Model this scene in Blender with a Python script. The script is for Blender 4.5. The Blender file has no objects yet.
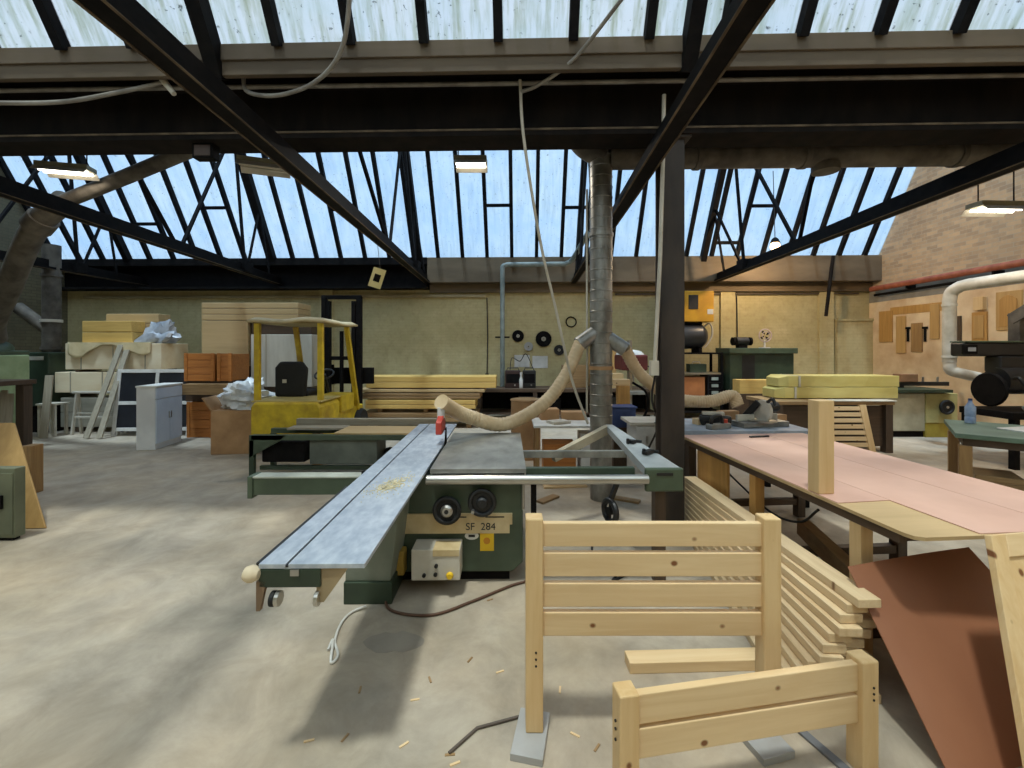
import bpy, bmesh, math, random
from mathutils import Vector, Matrix, Euler
from mathutils import noise as mnoise
random.seed(7)
SC = bpy.context.scene
COL = SC.collection
PI = math.pi
F, H, CX, HY = 430.0, 1.75, 512.0, 348.0      # focal length in pixels, eye height, principal column, horizon row
VA = math.atan(0.026)                          # the building is turned a little to the camera
CA, SA = math.cos(VA), math.sin(VA)

def P(px, py, Y): return Vector(((px-CX)*Y/F, Y, H+(HY-py)*Y/F))
def G(px, py, z=0.0):
    Y = F*(H-z)/(py-HY); return Vector(((px-CX)*Y/F, Y, z))
def W(u, v, z=0.0): return Vector((u*CA+v*SA, -u*SA+v*CA, z))

# ------------------------------------------------------------------ materials
def lin(c):
    r = []
    for x in c[:3]:
        x /= 255.0
        r.append(x/12.92 if x <= 0.04045 else ((x+0.055)/1.055)**2.4)
    return (r[0], r[1], r[2], 1.0)
class NT:
    def __init__(s, name):
        s.m = bpy.data.materials.new(name); s.m.use_nodes = True
        s.t = s.m.node_tree; s.t.nodes.clear()
        s.out = s.n('ShaderNodeOutputMaterial')
    def n(s, typ, **kw):
        nd = s.t.nodes.new(typ)
        for k, v in kw.items():
            if k.startswith('i_'):
                key = k[2:]; key = int(key) if key.isdigit() else key.replace('_', ' ')
                nd.inputs[key].default_value = v
            else: setattr(nd, k, v)
        return nd
    def l(s, a, b): s.t.links.new(a, b)
    def coords(s, scale=(1,1,1), rnd=True, src='Object'):
        tc = s.n('ShaderNodeTexCoord'); mp = s.n('ShaderNodeMapping')
        mp.inputs['Scale'].default_value = scale
        if rnd:
            oi = s.n('ShaderNodeObjectInfo'); mu = s.n('ShaderNodeMath', operation='MULTIPLY'); mu.inputs[1].default_value = 37.0
            s.l(oi.outputs['Random'], mu.inputs[0]); ad = s.n('ShaderNodeVectorMath', operation='ADD')
            s.l(tc.outputs[src], ad.inputs[0]); s.l(mu.outputs[0], ad.inputs[1]); s.l(ad.outputs[0], mp.inputs['Vector'])
        else: s.l(tc.outputs[src], mp.inputs['Vector'])
        return mp.outputs[0]
    def noise(s, vec, scale, detail=4, rough=0.55, dist=0.0):
        nd = s.n('ShaderNodeTexNoise'); nd.inputs['Scale'].default_value = scale; nd.inputs['Detail'].default_value = detail
        nd.inputs['Roughness'].default_value = rough; nd.inputs['Distortion'].default_value = dist
        s.l(vec, nd.inputs['Vector']); return nd.outputs['Fac']
    def ramp(s, fac, stops):
        r = s.n('ShaderNodeValToRGB'); e = r.color_ramp.elements
        while len(e) < len(stops): e.new(0.5)
        for i, (p, c) in enumerate(stops):
            e[i].position = p; e[i].color = c if len(c) == 4 and max(c) <= 1.0 else lin(c)
        s.l(fac, r.inputs[0]); return r.outputs[0]
    def mix(s, fac, a, b, blend='MIX'):
        m = s.n('ShaderNodeMix', data_type='RGBA', blend_type=blend)
        for i, v in ((0, fac), (6, a), (7, b)):
            if hasattr(v, 'links') or hasattr(v, 'is_linked'): s.l(v, m.inputs[i])
            else: m.inputs[i].default_value = v
        return m.outputs[2]
    def done(s, col, rough=0.6, metal=0.0, bump=None, bstr=0.2, bdist=0.01, spec=None):
        b = s.n('ShaderNodeBsdfPrincipled')
        if hasattr(col, 'is_linked'): s.l(col, b.inputs['Base Color'])
        else: b.inputs['Base Color'].default_value = col
        if hasattr(rough, 'is_linked'): s.l(rough, b.inputs['Roughness'])
        else: b.inputs['Roughness'].default_value = rough
        b.inputs['Metallic'].default_value = metal
        if spec is not None: b.inputs['Specular IOR Level'].default_value = spec
        if bump is not None:
            bp = s.n('ShaderNodeBump'); bp.inputs['Strength'].default_value = bstr; bp.inputs['Distance'].default_value = bdist
            s.l(bump, bp.inputs['Height']); s.l(bp.outputs[0], b.inputs['Normal'])
        s.l(b.outputs[0], s.out.inputs[0]); return s.m
MC = {}
def mat(name, c1, c2=None, scale=4.0, stretch=(1,1,1), rough=0.6, metal=0.0, bump=0.0, lo=0.35, hi=0.68, spec=None):
    if name in MC: return MC[name]
    s = NT(name)
    if c2 is None: c2 = tuple(int(x*0.82) for x in c1)
    v = s.coords(stretch); n = s.noise(v, scale, 6)
    c = s.ramp(n, [(lo, c2), (hi, c1)])
    MC[name] = s.done(c, rough, metal, n if bump else None, bump, 0.01, spec); return MC[name]
def wood(name, c1, c2, axis='x', knots=True, fine=26.0, rough=0.55):
    if name in MC: return MC[name]
    s = NT(name); st = {'x': (0.07,1,1), 'y': (1,0.07,1), 'z': (1,1,0.07)}[axis]
    v = s.coords(st); n = s.noise(v, fine, 5, 0.6, 0.6); n2 = s.noise(v, 5.0, 3)
    c = s.ramp(n, [(0.25, c2), (0.62, c1)])
    c = s.mix(0.35, c, s.ramp(n2, [(0.3, c2), (0.7, c1)]))
    if knots:
        kst = {'x': (0.8,0.12,1), 'y': (1,0.8,0.12), 'z': (1,0.12,0.8)}[axis]
        vo = s.n('ShaderNodeTexVoronoi'); vo.inputs['Scale'].default_value = 6.6
        s.l(s.coords(kst), vo.inputs['Vector'])
        k = s.ramp(vo.outputs['Distance'], [(0.055, (255,255,255)), (0.10, (0,0,0))])
        c = s.mix(k, c, lin((120,74,38)))
    MC[name] = s.done(c, rough, 0.0, n, 0.06, 0.004); return MC[name]
def emit(name, col, strength):
    if name in MC: return MC[name]
    s = NT(name); e = s.n('ShaderNodeEmission'); e.inputs[0].default_value = lin(col); e.inputs[1].default_value = strength
    s.l(e.outputs[0], s.out.inputs[0]); MC[name] = s.m; return s.m

pine_x = wood('pine_x', (226,198,154), (208,174,126), 'x')
pine_y = wood('pine_y', (230,206,166), (206,174,130), 'y')
pine_z = wood('pine_z', (222,192,144), (204,166,112), 'z')
old_x = wood('old_timber_x', (165,134,92), (122,92,58), 'x', False)
old_y = wood('old_timber_y', (160,130,90), (112,84,54), 'y', False)
old_z = wood('old_timber_z', (168,132,84), (126,94,58), 'z', False)
dark_x = wood('dark_timber_x', (86,66,48), (54,42,32), 'x', False)
dark_z = wood('dark_timber_z', (84,66,50), (52,41,32), 'z', False)
yel_x = wood('yellow_timber_x', (226,190,112), (196,156,84), 'x', False)
orange_x = wood('orange_timber_x', (192,122,56), (150,88,38), 'x', False)
ply_x = wood('plywood_x', (200,172,126), (178,150,106), 'x', False, 14)
ply_z = wood('plywood_z', (196,158,100), (170,132,78), 'z', False, 14)
oak_z = wood('oak_z', (196,150,84), (160,116,58), 'z', False)
greywood_z = wood('grey_weathered_board_z', (176,166,146), (140,130,112), 'z', False)
greywood_x = wood('grey_weathered_board_x', (172,162,142), (136,126,108), 'x', False)
hole_m = mat('dark_hole', (40,30,22), (30,22,16))
steel_dark = mat('black_painted_steel', (24,21,20), (11,10,11), 9, rough=0.75, bump=0.05, spec=0.12)
steel_brown = mat('sooty_brown_steel', (32,26,22), (16,14,13), 6, (1,1,0.3), rough=0.8, bump=0.05, spec=0.12)
bar_m = mat('dark_glazing_bar', (30,29,30), (15,15,17), 6, rough=0.8, spec=0.1)
green_m = mat('dark_green_enamel', (80,94,74), (60,73,57), 3, rough=0.42)
green_d = mat('deep_green_enamel', (58,74,56), (42,55,42), 3, rough=0.45)
green_l = mat('light_green_enamel', (164,182,140), (138,156,116), 4, rough=0.5)
beige_m = mat('beige_enamel', (214,194,152), (188,164,120), 6, rough=0.5)
alu = mat('anodised_table_metal', (200,207,216), (168,178,192), 22, (1,0.5,1), rough=0.42, metal=0.35)
iron = mat('cast_iron_table', (156,156,150), (112,112,108), 5, (1,0.6,1), rough=0.4, metal=0.4)
chrome = mat('bright_steel_tube', (206,204,198), (160,156,150), 3, (0.4,1,1), rough=0.28, metal=0.85)
galv = mat('galvanised_duct', (172,170,164), (122,120,114), 7, (1,1,0.5), rough=0.42, metal=0.6)
greyduct = mat('dusty_grey_duct', (108,101,90), (66,60,53), 4, rough=0.75)
paleduct = mat('pale_grey_duct', (206,202,192), (172,166,152), 4, rough=0.5)
black_m = mat('black_plastic', (34,34,35), (22,22,23), 6, rough=0.45)
rubber = mat('black_rubber', (26,26,26), (18,18,18), 6, rough=0.7)
cable_m = mat('grey_cable', (150,146,138), (110,104,98), 5, rough=0.6)
dcable = mat('dark_cable', (52,46,42), (34,30,28), 5, rough=0.6)
white_m = mat('white_paint', (226,224,218), (196,194,188), 3, rough=0.55)
offwhite = mat('off_white_board', (208,202,188), (178,170,154), 3, rough=0.6)
yellow_m = mat('yellow_truck_paint', (226,196,44), (172,140,34), 3.5, rough=0.5)
yellow2 = mat('yellow_label', (240,200,40), (226,182,28), 6, rough=0.5)
red_m = mat('red_guard', (196,70,52), (160,50,40), 5, rough=0.45)
card = mat('cardboard', (190,150,108), (160,122,84), 3, rough=0.8)
hose_m = mat('beige_flexible_hose', (222,200,164), (190,164,126), 4, rough=0.55)
pink_m = mat('pink_hardboard', (212,172,154), (198,156,138), 2.2, rough=0.6, lo=0.3, hi=0.72)
brown_m = mat('brown_hardboard', (158,106,76), (138,88,61), 1.6, (1,1,0.2), rough=0.5, lo=0.25, hi=0.75)
plastic_bag = mat('white_polythene', (232,232,230), (196,198,200), 5, rough=0.35, bump=0.4)
grey_poly = mat('grey_polythene', (186,190,196), (140,146,154), 5, rough=0.3, bump=0.5)
cream_pack = mat('cream_wrapped_lumber', (240,226,196), (220,196,156), 3, (0.3,1,1), rough=0.7)
yellow_wrap = mat('yellowish_wrap', (216,202,132), (190,172,98), 2.5, (0.2,1,1), rough=0.35)
blue_m = mat('blue_plastic', (60,80,130), (42,58,100), 4, rough=0.45)
dust_m = mat('pale_sawdust', (234,224,192), (222,206,164), 30, rough=0.95, bump=0.3)
copper = mat('rusty_red_pipe', (170,98,72), (126,66,48), 5, rough=0.55)

# ------------------------------------------------------------------ mesh building
class MB:
    def __init__(s): s.v = []; s.f = []; s.mi = []
    def add(s, vs, fs, mi=0):
        o = len(s.v); s.v += [tuple(v) for v in vs]
        for f in fs: s.f.append([i+o for i in f]); s.mi.append(mi)
        return s
    def hexa(s, p, mi=0): return s.add(p, [(0,3,2,1),(4,5,6,7),(0,1,5,4),(1,2,6,5),(2,3,7,6),(3,0,4,7)], mi)
    def box(s, x0, x1, y0, y1, z0, z1, mi=0):
        return s.hexa([(x0,y0,z0),(x1,y0,z0),(x1,y1,z0),(x0,y1,z0),(x0,y0,z1),(x1,y0,z1),(x1,y1,z1),(x0,y1,z1)], mi)
    def obox(s, c, size, rot=(0,0,0), mi=0):
        M = Euler(rot).to_matrix(); c = Vector(c); a, b, d = [x/2 for x in size]
        return s.hexa([c+M@Vector(q) for q in ((-a,-b,-d),(a,-b,-d),(a,b,-d),(-a,b,-d),(-a,-b,d),(a,-b,d),(a,b,d),(-a,b,d))], mi)
    def beam(s, p0, p1, w, h, up=(0,0,1), mi=0):
        p0, p1 = Vector(p0), Vector(p1); d = (p1-p0).normalized(); u = Vector(up)
        x = d.cross(u)
        if x.length < 1e-4: x = d.cross(Vector((0,1,0)))
        x.normalize(); z = x.cross(d); x *= w/2; z *= h/2
        return s.hexa([p0-x-z, p0+x-z, p1+x-z, p1-x-z, p0-x+z, p0+x+z, p1+x+z, p1-x+z], mi)
    def tube(s, pts, r, seg=10, mi=0, cap=True):
        pts = [Vector(p) for p in pts]; n = len(pts); rs = r if isinstance(r, (list, tuple)) else [r]*n
        t0 = (pts[1]-pts[0]).normalized(); a = t0.orthogonal().normalized(); vs = []; fs = []
        for i in range(n):
            t = (pts[min(i+1,n-1)]-pts[max(i-1,0)]).normalized(); a = (a-t*a.dot(t)).normalized(); b = t.cross(a)
            for k in range(seg):
                an = 2*PI*k/seg; vs.append(pts[i]+(a*math.cos(an)+b*math.sin(an))*rs[i])
        for i in range(n-1):
            for k in range(seg):
                k2 = (k+1) % seg; fs.append((i*seg+k, i*seg+k2, (i+1)*seg+k2, (i+1)*seg+k))
        if cap: fs.append(tuple(range(seg))[::-1]); fs.append(tuple((n-1)*seg+k for k in range(seg)))
        return s.add(vs, fs, mi)
    def cyl(s, p0, p1, r, r2=None, seg=18, mi=0): return s.tube([p0, p1], [r, r if r2 is None else r2], seg, mi)
    def lathe(s, prof, o=(0,0,0), axis=(0,0,1), seg=22, mi=0):
        ax = Vector(axis).normalized(); a = ax.orthogonal().normalized(); b = ax.cross(a); o = Vector(o); vs = []; fs = []
        for r, z in prof:
            for k in range(seg):
                an = 2*PI*k/seg; vs.append(o+ax*z+(a*math.cos(an)+b*math.sin(an))*max(r, 1e-4))
        m = len(prof)
        for i in range(m-1):
            for k in range(seg): fs.append((i*seg+k, i*seg+(k+1) % seg, (i+1)*seg+(k+1) % seg, (i+1)*seg+k))
        fs.append(tuple(range(seg))[::-1]); fs.append(tuple((m-1)*seg+k for k in range(seg)))
        return s.add(vs, fs, mi)
    def torus(s, c, axis, R, r, seg=24, sg=8, mi=0):
        ax = Vector(axis).normalized(); a = ax.orthogonal().normalized(); b = ax.cross(a); c = Vector(c); vs = []; fs = []
        for i in range(seg):
            d = a*math.cos(2*PI*i/seg)+b*math.sin(2*PI*i/seg)
            for k in range(sg): vs.append(c+d*(R+r*math.cos(2*PI*k/sg))+ax*r*math.sin(2*PI*k/sg))
        for i in range(seg):
            for k in range(sg): fs.append((i*sg+k, ((i+1) % seg)*sg+k, ((i+1) % seg)*sg+(k+1) % sg, i*sg+(k+1) % sg))
        return s.add(vs, fs, mi)
    def prism(s, poly, vec, mi=0):
        poly = [Vector(p) for p in poly]; vec = Vector(vec); n = len(poly)
        return s.add(poly+[p+vec for p in poly], [tuple(range(n))[::-1], tuple(n+i for i in range(n))]+[(i, (i+1) % n, n+(i+1) % n, n+i) for i in range(n)], mi)
    def blob(s, c, rad, seed=0, amp=0.2, fr=2.0, nu=28, nv=16, flat=None, mi=0):
        c = Vector(c); vs = []; fs = []
        for j in range(nv+1):
            th = PI*j/nv
            for i in range(nu):
                ph = 2*PI*i/nu; d = Vector((math.sin(th)*math.cos(ph), math.sin(th)*math.sin(ph), math.cos(th)))
                k = 1+amp*mnoise.fractal(d*fr+Vector((seed*3.1, seed*1.7, 0)), 1.0, 2.0, 4)
                p = Vector((d.x*rad[0]*k, d.y*rad[1]*k, d.z*rad[2]*k))
                if flat is not None and p.z < flat: p.z = flat
                vs.append(c+p)
        for j in range(nv):
            for i in range(nu): fs.append((j*nu+i, (j+1)*nu+i, (j+1)*nu+(i+1) % nu, j*nu+(i+1) % nu))
        return s.add(vs, fs, mi)
    def build(s, name, m, parent=None, bv=0.0, smooth=False, loc=None, rz=0.0, rot=None):
        me = bpy.data.meshes.new(name); me.from_pydata(s.v, [], s.f)
        ms = m if isinstance(m, (list, tuple)) else [m]
        for x in ms: me.materials.append(x)
        for i, p in enumerate(me.polygons): p.material_index = s.mi[i]
        bm = bmesh.new(); bm.from_mesh(me); bmesh.ops.remove_doubles(bm, verts=bm.verts, dist=1e-5)
        bmesh.ops.recalc_face_normals(bm, faces=bm.faces); bm.to_mesh(me); bm.free()
        if smooth:
            me.polygons.foreach_set('use_smooth', [True]*len(me.polygons)); me.set_sharp_from_angle(angle=math.radians(38))
        o = bpy.data.objects.new(name, me); COL.objects.link(o)
        if parent is not None: o.parent = parent
        if loc is not None: o.location = loc
        if rot is not None: o.rotation_euler = rot
        elif rz: o.rotation_euler = (0,0,rz)
        if bv:
            b = o.modifiers.new('bevel', 'BEVEL'); b.width = bv; b.segments = 2; b.limit_method = 'ANGLE'; b.angle_limit = math.radians(40)
        return o
def tag(o, label, cat, group=None, kind=None):
    o['label'] = label; o['category'] = cat
    if group: o['group'] = group
    if kind: o['kind'] = kind
    return o
def thing(name, label, cat, loc=(0,0,0), rz=0.0, group=None):
    o = bpy.data.objects.new(name, None); COL.objects.link(o); o.empty_display_size = 0.1
    o.location = loc; o.rotation_euler = (0,0,rz); return tag(o, label, cat, group)
def one(name, label, cat, mb, m, loc=(0,0,0), rz=0.0, group=None, bv=0.0, smooth=False, rot=None, kind=None):
    return tag(mb.build(name, m, None, bv, smooth, loc, rz, rot), label, cat, group, kind)
def struct(name, mb, m, parent=None, bv=0.0, smooth=False, local=True):
    o = mb.build(name, m, parent, bv, smooth)
    if parent is None:
        o['kind'] = 'structure'
        if local: o.rotation_euler = (0,0,-VA)
    return o
def spline(pts, n=10):
    pts = [Vector(p) for p in pts]; q = [pts[0]*2-pts[1]]+pts+[pts[-1]*2-pts[-2]]; out = []
    for i in range(1, len(q)-2):
        a, b, c, d = q[i-1:i+3]
        for k in range(n):
            t = k/n; out.append(0.5*((2*b)+(c-a)*t+(2*a-5*b+4*c-d)*t*t+(3*b-a-3*c+d)*t**3))
    out.append(pts[-1]); return out
SKY, SUN, EXPO = 0.95, 7.6, 0.0
# ================================================================== the building
UL, UR, VB, VF = -12.3, 8.9, -3.6, 11.3      # left, right, behind the camera, far wall
TG = 1.73                                     # slope of the steep glazing
# floor ---------------------------------------------------------------
s = NT('dusty_concrete'); v = s.coords((1,1,1), False)
big = s.noise(v, 0.55, 5, 0.6); mid = s.noise(v, 2.6, 8, 0.68, 0.4); fin = s.noise(v, 46, 4, 0.7)
st = s.noise(s.coords((0.5,1.6,1), False), 1.5, 5, 0.6, 0.8)
c = s.ramp(mid, [(0.26, (138,129,115)), (0.5, (165,154,138)), (0.72, (185,174,157))])
c = s.mix(s.ramp(big, [(0.42, (0,0,0)), (0.66, (255,255,255))]), c, s.ramp(mid, [(0.3, (156,139,116)), (0.7, (190,172,146))]))
c = s.mix(s.ramp(st, [(0.56, (0,0,0)), (0.72, (130,130,130))]), c, lin((134,129,122)))
c = s.mix(s.ramp(fin, [(0.64, (0,0,0)), (0.80, (120,120,120))]), c, lin((112,97,76)))
floor_m = s.done(c, 0.8, 0.0, mid, 0.25, 0.01)
struct('floor', MB().box(UL-.3, UR+.3, VB-.3, VF+.3, -0.15, 0), floor_m)
# walls ----------------------------------------------------------------
def brickmat(name, cols, mort, rot, scale=1.0, stain=None, mix=0.6):
    s = NT(name); tc = s.n('ShaderNodeTexCoord'); mp = s.n('ShaderNodeMapping')
    sx_ = s.n('ShaderNodeSeparateXYZ'); cx_ = s.n('ShaderNodeCombineXYZ'); s.l(tc.outputs['Object'], sx_.inputs[0]); s.l(sx_.outputs['Y' if rot[2] else 'X'], cx_.inputs[0]); s.l(sx_.outputs['Z'], cx_.inputs[1]); s.l(cx_.outputs[0], mp.inputs[0]); b = s.n('ShaderNodeTexBrick')
    b.inputs['Color1'].default_value = lin(cols[0]); b.inputs['Color2'].default_value = lin(cols[1]); b.inputs['Mortar'].default_value = lin(mort)
    b.inputs['Scale'].default_value = scale; b.inputs['Mortar Size'].default_value = 0.006
    b.inputs['Brick Width'].default_value = 0.24; b.inputs['Row Height'].default_value = 0.078
    s.l(mp.outputs[0], b.inputs['Vector'])
    v = s.coords((1,1,1), False); n = s.noise(v, 1.1, 7, 0.62, 0.4); n2 = s.noise(v, 7.0, 5, 0.7)
    c = b.outputs['Color']
    c = s.mix(s.ramp(n, [(0.34, (0,0,0)), (0.62, (int(255*mix),)*3)]), c, lin(stain[0]))
    c = s.mix(s.ramp(n2, [(0.48, (0,0,0)), (0.70, (170,170,170))]), c, lin(stain[1]))
    MC[name] = s.done(c, 0.85, 0.0, b.outputs['Fac'], -0.2, 0.006); return MC[name]
brick_r = brickmat('weathered_red_brick', [(198,168,132), (158,134,108)], (176,164,142), (PI/2,0,PI/2), 1.0, [(164,154,136), (216,180,136)], 0.55)
brick_y = brickmat('cream_painted_brick', [(202,188,142), (197,183,137)], (188,174,130), (PI/2,0,0), 1.0, [(172,158,112), (152,128,92)], 0.85)
plaster = mat('peeling_cream_plaster', (232,208,170), (198,164,126), 1.6, rough=0.85, bump=0.15)
greypl = mat('grey_paint_band', (150,146,136), (122,116,106), 2.0, rough=0.85)
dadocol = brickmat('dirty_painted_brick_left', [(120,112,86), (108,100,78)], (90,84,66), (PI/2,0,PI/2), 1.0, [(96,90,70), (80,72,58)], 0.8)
def roofz(v):
    if v >= 9.43: return 4.05+TG*(11.0-v)
    if v >= 4.35: return 4.25+0.502*(v-4.35)
    if v >= 3.70: return 4.25
    if v >= 2.0: return 4.35+TG*(3.66-v)
    return 7.22+0.5*(v-2.0)
prof = [VB, 2.0, 3.68, 4.35, 9.43, 11.0, VF+.2]
w = MB()
poly = [Vector((UR, VB, 3.22))]+[Vector((UR, VF+.2, 3.22))]+[Vector((UR, x, roofz(min(x,11.0))+.05)) for x in prof[::-1]]
w.prism(poly, (0.25,0,0), 0)
w.box(UR, UR+.25, VB, VF+.2, 2.9, 3.22, 1)
w.box(UR, UR+.25, VB, VF+.2, 0, 2.9, 2)
struct('wall_right', w, [brick_r, greypl, plaster])
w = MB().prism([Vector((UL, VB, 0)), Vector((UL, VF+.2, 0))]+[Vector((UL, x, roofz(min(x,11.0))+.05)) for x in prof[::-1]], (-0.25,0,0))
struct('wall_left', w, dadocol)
struct('wall_back', MB().box(UL, UR, VF, VF+.25, 0, 4.1), brick_y)
struct('wall_front', MB().box(UL, UR, VB-.25, VB, 0, 4.5), brick_y)
# wall-top gutter beam: black on the left, brown timber casing on the right
w = MB().box(UL, -2.45, VF-.42, VF-.02, 3.88, 4.06).box(UL, -2.45, VF-.08, VF-.02, 3.3, 3.9).box(UL, -2.45, VF-.42, VF-.02, 3.28, 3.34)
struct('trim_wall_top_beam', w, steel_dark)
gutm = mat('brown_casing', (120,104,82), (90,77,59), 1.8, (0.3,1,1), rough=0.8)
struct('trim_wall_top_casing', MB().box(-2.45, UR, VF-.40, VF-.02, 3.42, 4.06).box(-2.45, UR, VF-.12, VF-.02, 3.2, 3.42), gutm, bv=.01)
struct('trim_wall_rail', MB().box(UL+.5, -1.0, VF-.07, VF, 3.08, 3.15), mat('pale_wall_rail', (178,164,130), (150,136,104), 2))
# pilasters and old pipe chases on the far wall
w = MB()
for u in (-5.4, 1.75, 5.1, 7.6): w.box(u, u+.36, VF-.07, VF+.02, 0, 3.3)
struct('trim_wall_pilasters', w, brick_y)
struct('trim_wall_ledge', MB().box(8.02, UR, VF-.12, VF+.02, 0, 2.44).box(8.0, UR, VF-.15, VF+.02, 2.44, 2.5), brick_y)
struct('trim_wall_pipe', MB().box(2.4, 8.6, VF-.06, VF-.02, 3.13, 3.17), mat('dark_wall_pipe',(92,78,62),(64,54,44)))
# valley beam over the middle of the hall ------------------------------
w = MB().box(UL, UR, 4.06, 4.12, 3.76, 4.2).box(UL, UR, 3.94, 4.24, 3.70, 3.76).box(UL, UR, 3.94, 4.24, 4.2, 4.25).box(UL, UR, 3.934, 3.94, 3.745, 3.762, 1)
dusty = mat('flange_edge_highlight', (112,98,80), (72,62,52), 5, rough=.9, spec=.1)  # painted highlight: lighter tone where the flange edges catch the light
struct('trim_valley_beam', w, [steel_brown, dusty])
w = MB().box(UL, UR, 3.66, 4.5, 4.25, 4.3)
struct('trim_valley_gutter', w, steel_dark)
fasc = mat('dusty_fascia_board', (106,92,74), (78,67,54), 2.2, (0.2,1,1), rough=0.8)
struct('trim_valley_fascia', MB().box(UL, UR, 3.62, 3.67, 4.22, 4.36).box(UL, UR, 3.64, 3.69, 4.10, 4.225), fasc, bv=.006)
# column
w = MB().box(-.107,.107,-.09,-.065,0,3.69).box(-.107,.107,.065,.09,0,3.69).box(-.03,.03,-.07,.07,0,3.69).box(-.17,.17,-.15,.15,0,.02).box(-.16,.16,-.13,.13,3.68,3.70)
w.obox((-.09,0,3.58),(.02,.14,.2)).obox((.09,0,3.58),(.02,.14,.2))
o = struct('steel_column', w, mat('brown_painted_column',(66,54,44),(40,33,28),5,(1,1,.3),rough=.65), bv=.004, local=False); o.location = W(1.38, 4.09); o.rotation_euler = (0,0,-VA)
# glass -----------------------------------------------------------------
def glassmat(name, tint, haze, dirt, amt=0.3):
    s = NT(name); v = s.coords((1,1,1), False); n = s.noise(v, 2.2, 6, 0.65, 0.6)
    n2 = s.noise(s.coords((3.5,0.35,0.35), False), 4, 7, 0.72); n3 = s.noise(v, 26, 3, 0.6)
    d = s.ramp(n2, [(0.45, (0,0,0)), (0.72, (255,255,255))])
    t = s.mix(d, lin(tint), lin(dirt)); t = s.mix(s.ramp(n, [(0.4, (0,0,0)), (0.7, (200,200,200))]), t, lin(haze))
    t = s.mix(s.ramp(n3, [(0.655, (0,0,0)), (0.70, (220,220,220))]), t, lin((104,112,112)))
    tr = s.n('ShaderNodeBsdfTransparent'); s.l(t, tr.inputs[0])
    tl = s.n('ShaderNodeBsdfTranslucent'); s.l(t, tl.inputs[0])
    gl = s.n('ShaderNodeBsdfGlossy'); gl.inputs['Roughness'].default_value = 0.55
    m = s.n('ShaderNodeMixShader'); m.inputs[0].default_value = amt; s.l(tr.outputs[0], m.inputs[1]); s.l(tl.outputs[0], m.inputs[2])
    m2 = s.n('ShaderNodeMixShader'); m2.inputs[0].default_value = 0.015; s.l(m.outputs[0], m2.inputs[1]); s.l(gl.outputs[0], m2.inputs[2])
    s.l(m2.outputs[0], s.out.inputs[0]); return s.m
glass_near = glassmat('stained_wired_glass', (238,244,250), (226,238,244), (188,196,176))
glass_far = glassmat('cloudy_roof_glass', (226,240,252), (206,228,252), (206,222,234))
def glazing(name, v0, z0, v1, z1, gm, step=0.628, off=-0.29, th=.006, bw=.085, bd=.1, u0=UL, u1=UR, extra=()):
    """one sloping run of roof glass from its foot (v0,z0) to its head (v1,z1)"""
    d = Vector((0, v1-v0, z1-z0)).normalized(); nrm = Vector((1,0,0)).cross(d)
    if nrm.z < 0: nrm = -nrm
    a, b = Vector((0,v0,z0)), Vector((0,v1,z1)); k0 = math.ceil((u0-off)/step); k1 = math.floor((u1-off)/step)
    us = [u0]+[off+k*step for k in range(k0, k1+1)]+[u1]
    g = MB()
    for i in range(len(us)-1):
        if us[i+1]-us[i] < .05: continue
        x0, x1 = Vector((us[i],0,0)), Vector((us[i+1],0,0)); q = nrm*th
        g.hexa([x0+a, x1+a, x1+b, x0+b, x0+a+q, x1+a+q, x1+b+q, x0+b+q])
    root = struct(name, g, gm)
    for u in us[1:-1]:
        x = Vector((u,0,0)); MB().beam(x+a-nrm*bd*.4, x+b-nrm*bd*.4, bw, bd, nrm).build('glazing_bar', bar_m, root)
    for (u, t) in extra:                              # frames of the opening lights
        k = math.floor((u-off)/step); x0, x1 = off+k*step, off+(k+1)*step; p = a.lerp(b, t)-nrm*.04
        MB().beam(Vector((x0,0,0))+p, Vector((x1,0,0))+p, .07, .07, nrm).build('transom', bar_m, root)
    return root
glazing('window_1', 11.0, 4.05, 9.43, 6.77, glass_far, extra=[(-7.4,.42),(-4.5,.4),(-.55,.42),(1.5,.4),(1.9,.2),(5.9,.4),(5.2,.12),(-9.2,.3)])
glazing('window_2', 3.66, 4.35, 2.0, 7.22, glass_near, off=-0.209, bw=.075)
glazing('window_added_near', -3.5, 4.47, 1.96, 7.2, glass_near, bw=.05, bd=.06, step=1.25)  # unseen slope, glazed to let overhead light down onto the saw
glazing('window_added_far', 6.2, 5.20, 9.38, 6.76, glass_far, bw=.05, bd=.06, step=1.25)  # unseen far slope, glass added so more daylight reaches the back
rb = mat('dark_roof_boarding', (70,60,50), (44,38,34), 3, (1,0.1,1), rough=0.8)
w = MB().hexa([(UL,4.35,4.25),(UR,4.35,4.25),(UR,6.2,5.18),(UL,6.2,5.18),(UL,4.35,4.33),(UR,4.35,4.33),(UR,6.2,5.26),(UL,6.2,5.26)])
struct('ceiling', w, rb)
w = MB().box(UL, UR, 9.34, 9.48, 6.66, 6.84).box(UL, UR, 1.93, 2.06, 7.1, 7.28)
struct('trim_ridge', w, steel_dark)
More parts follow.
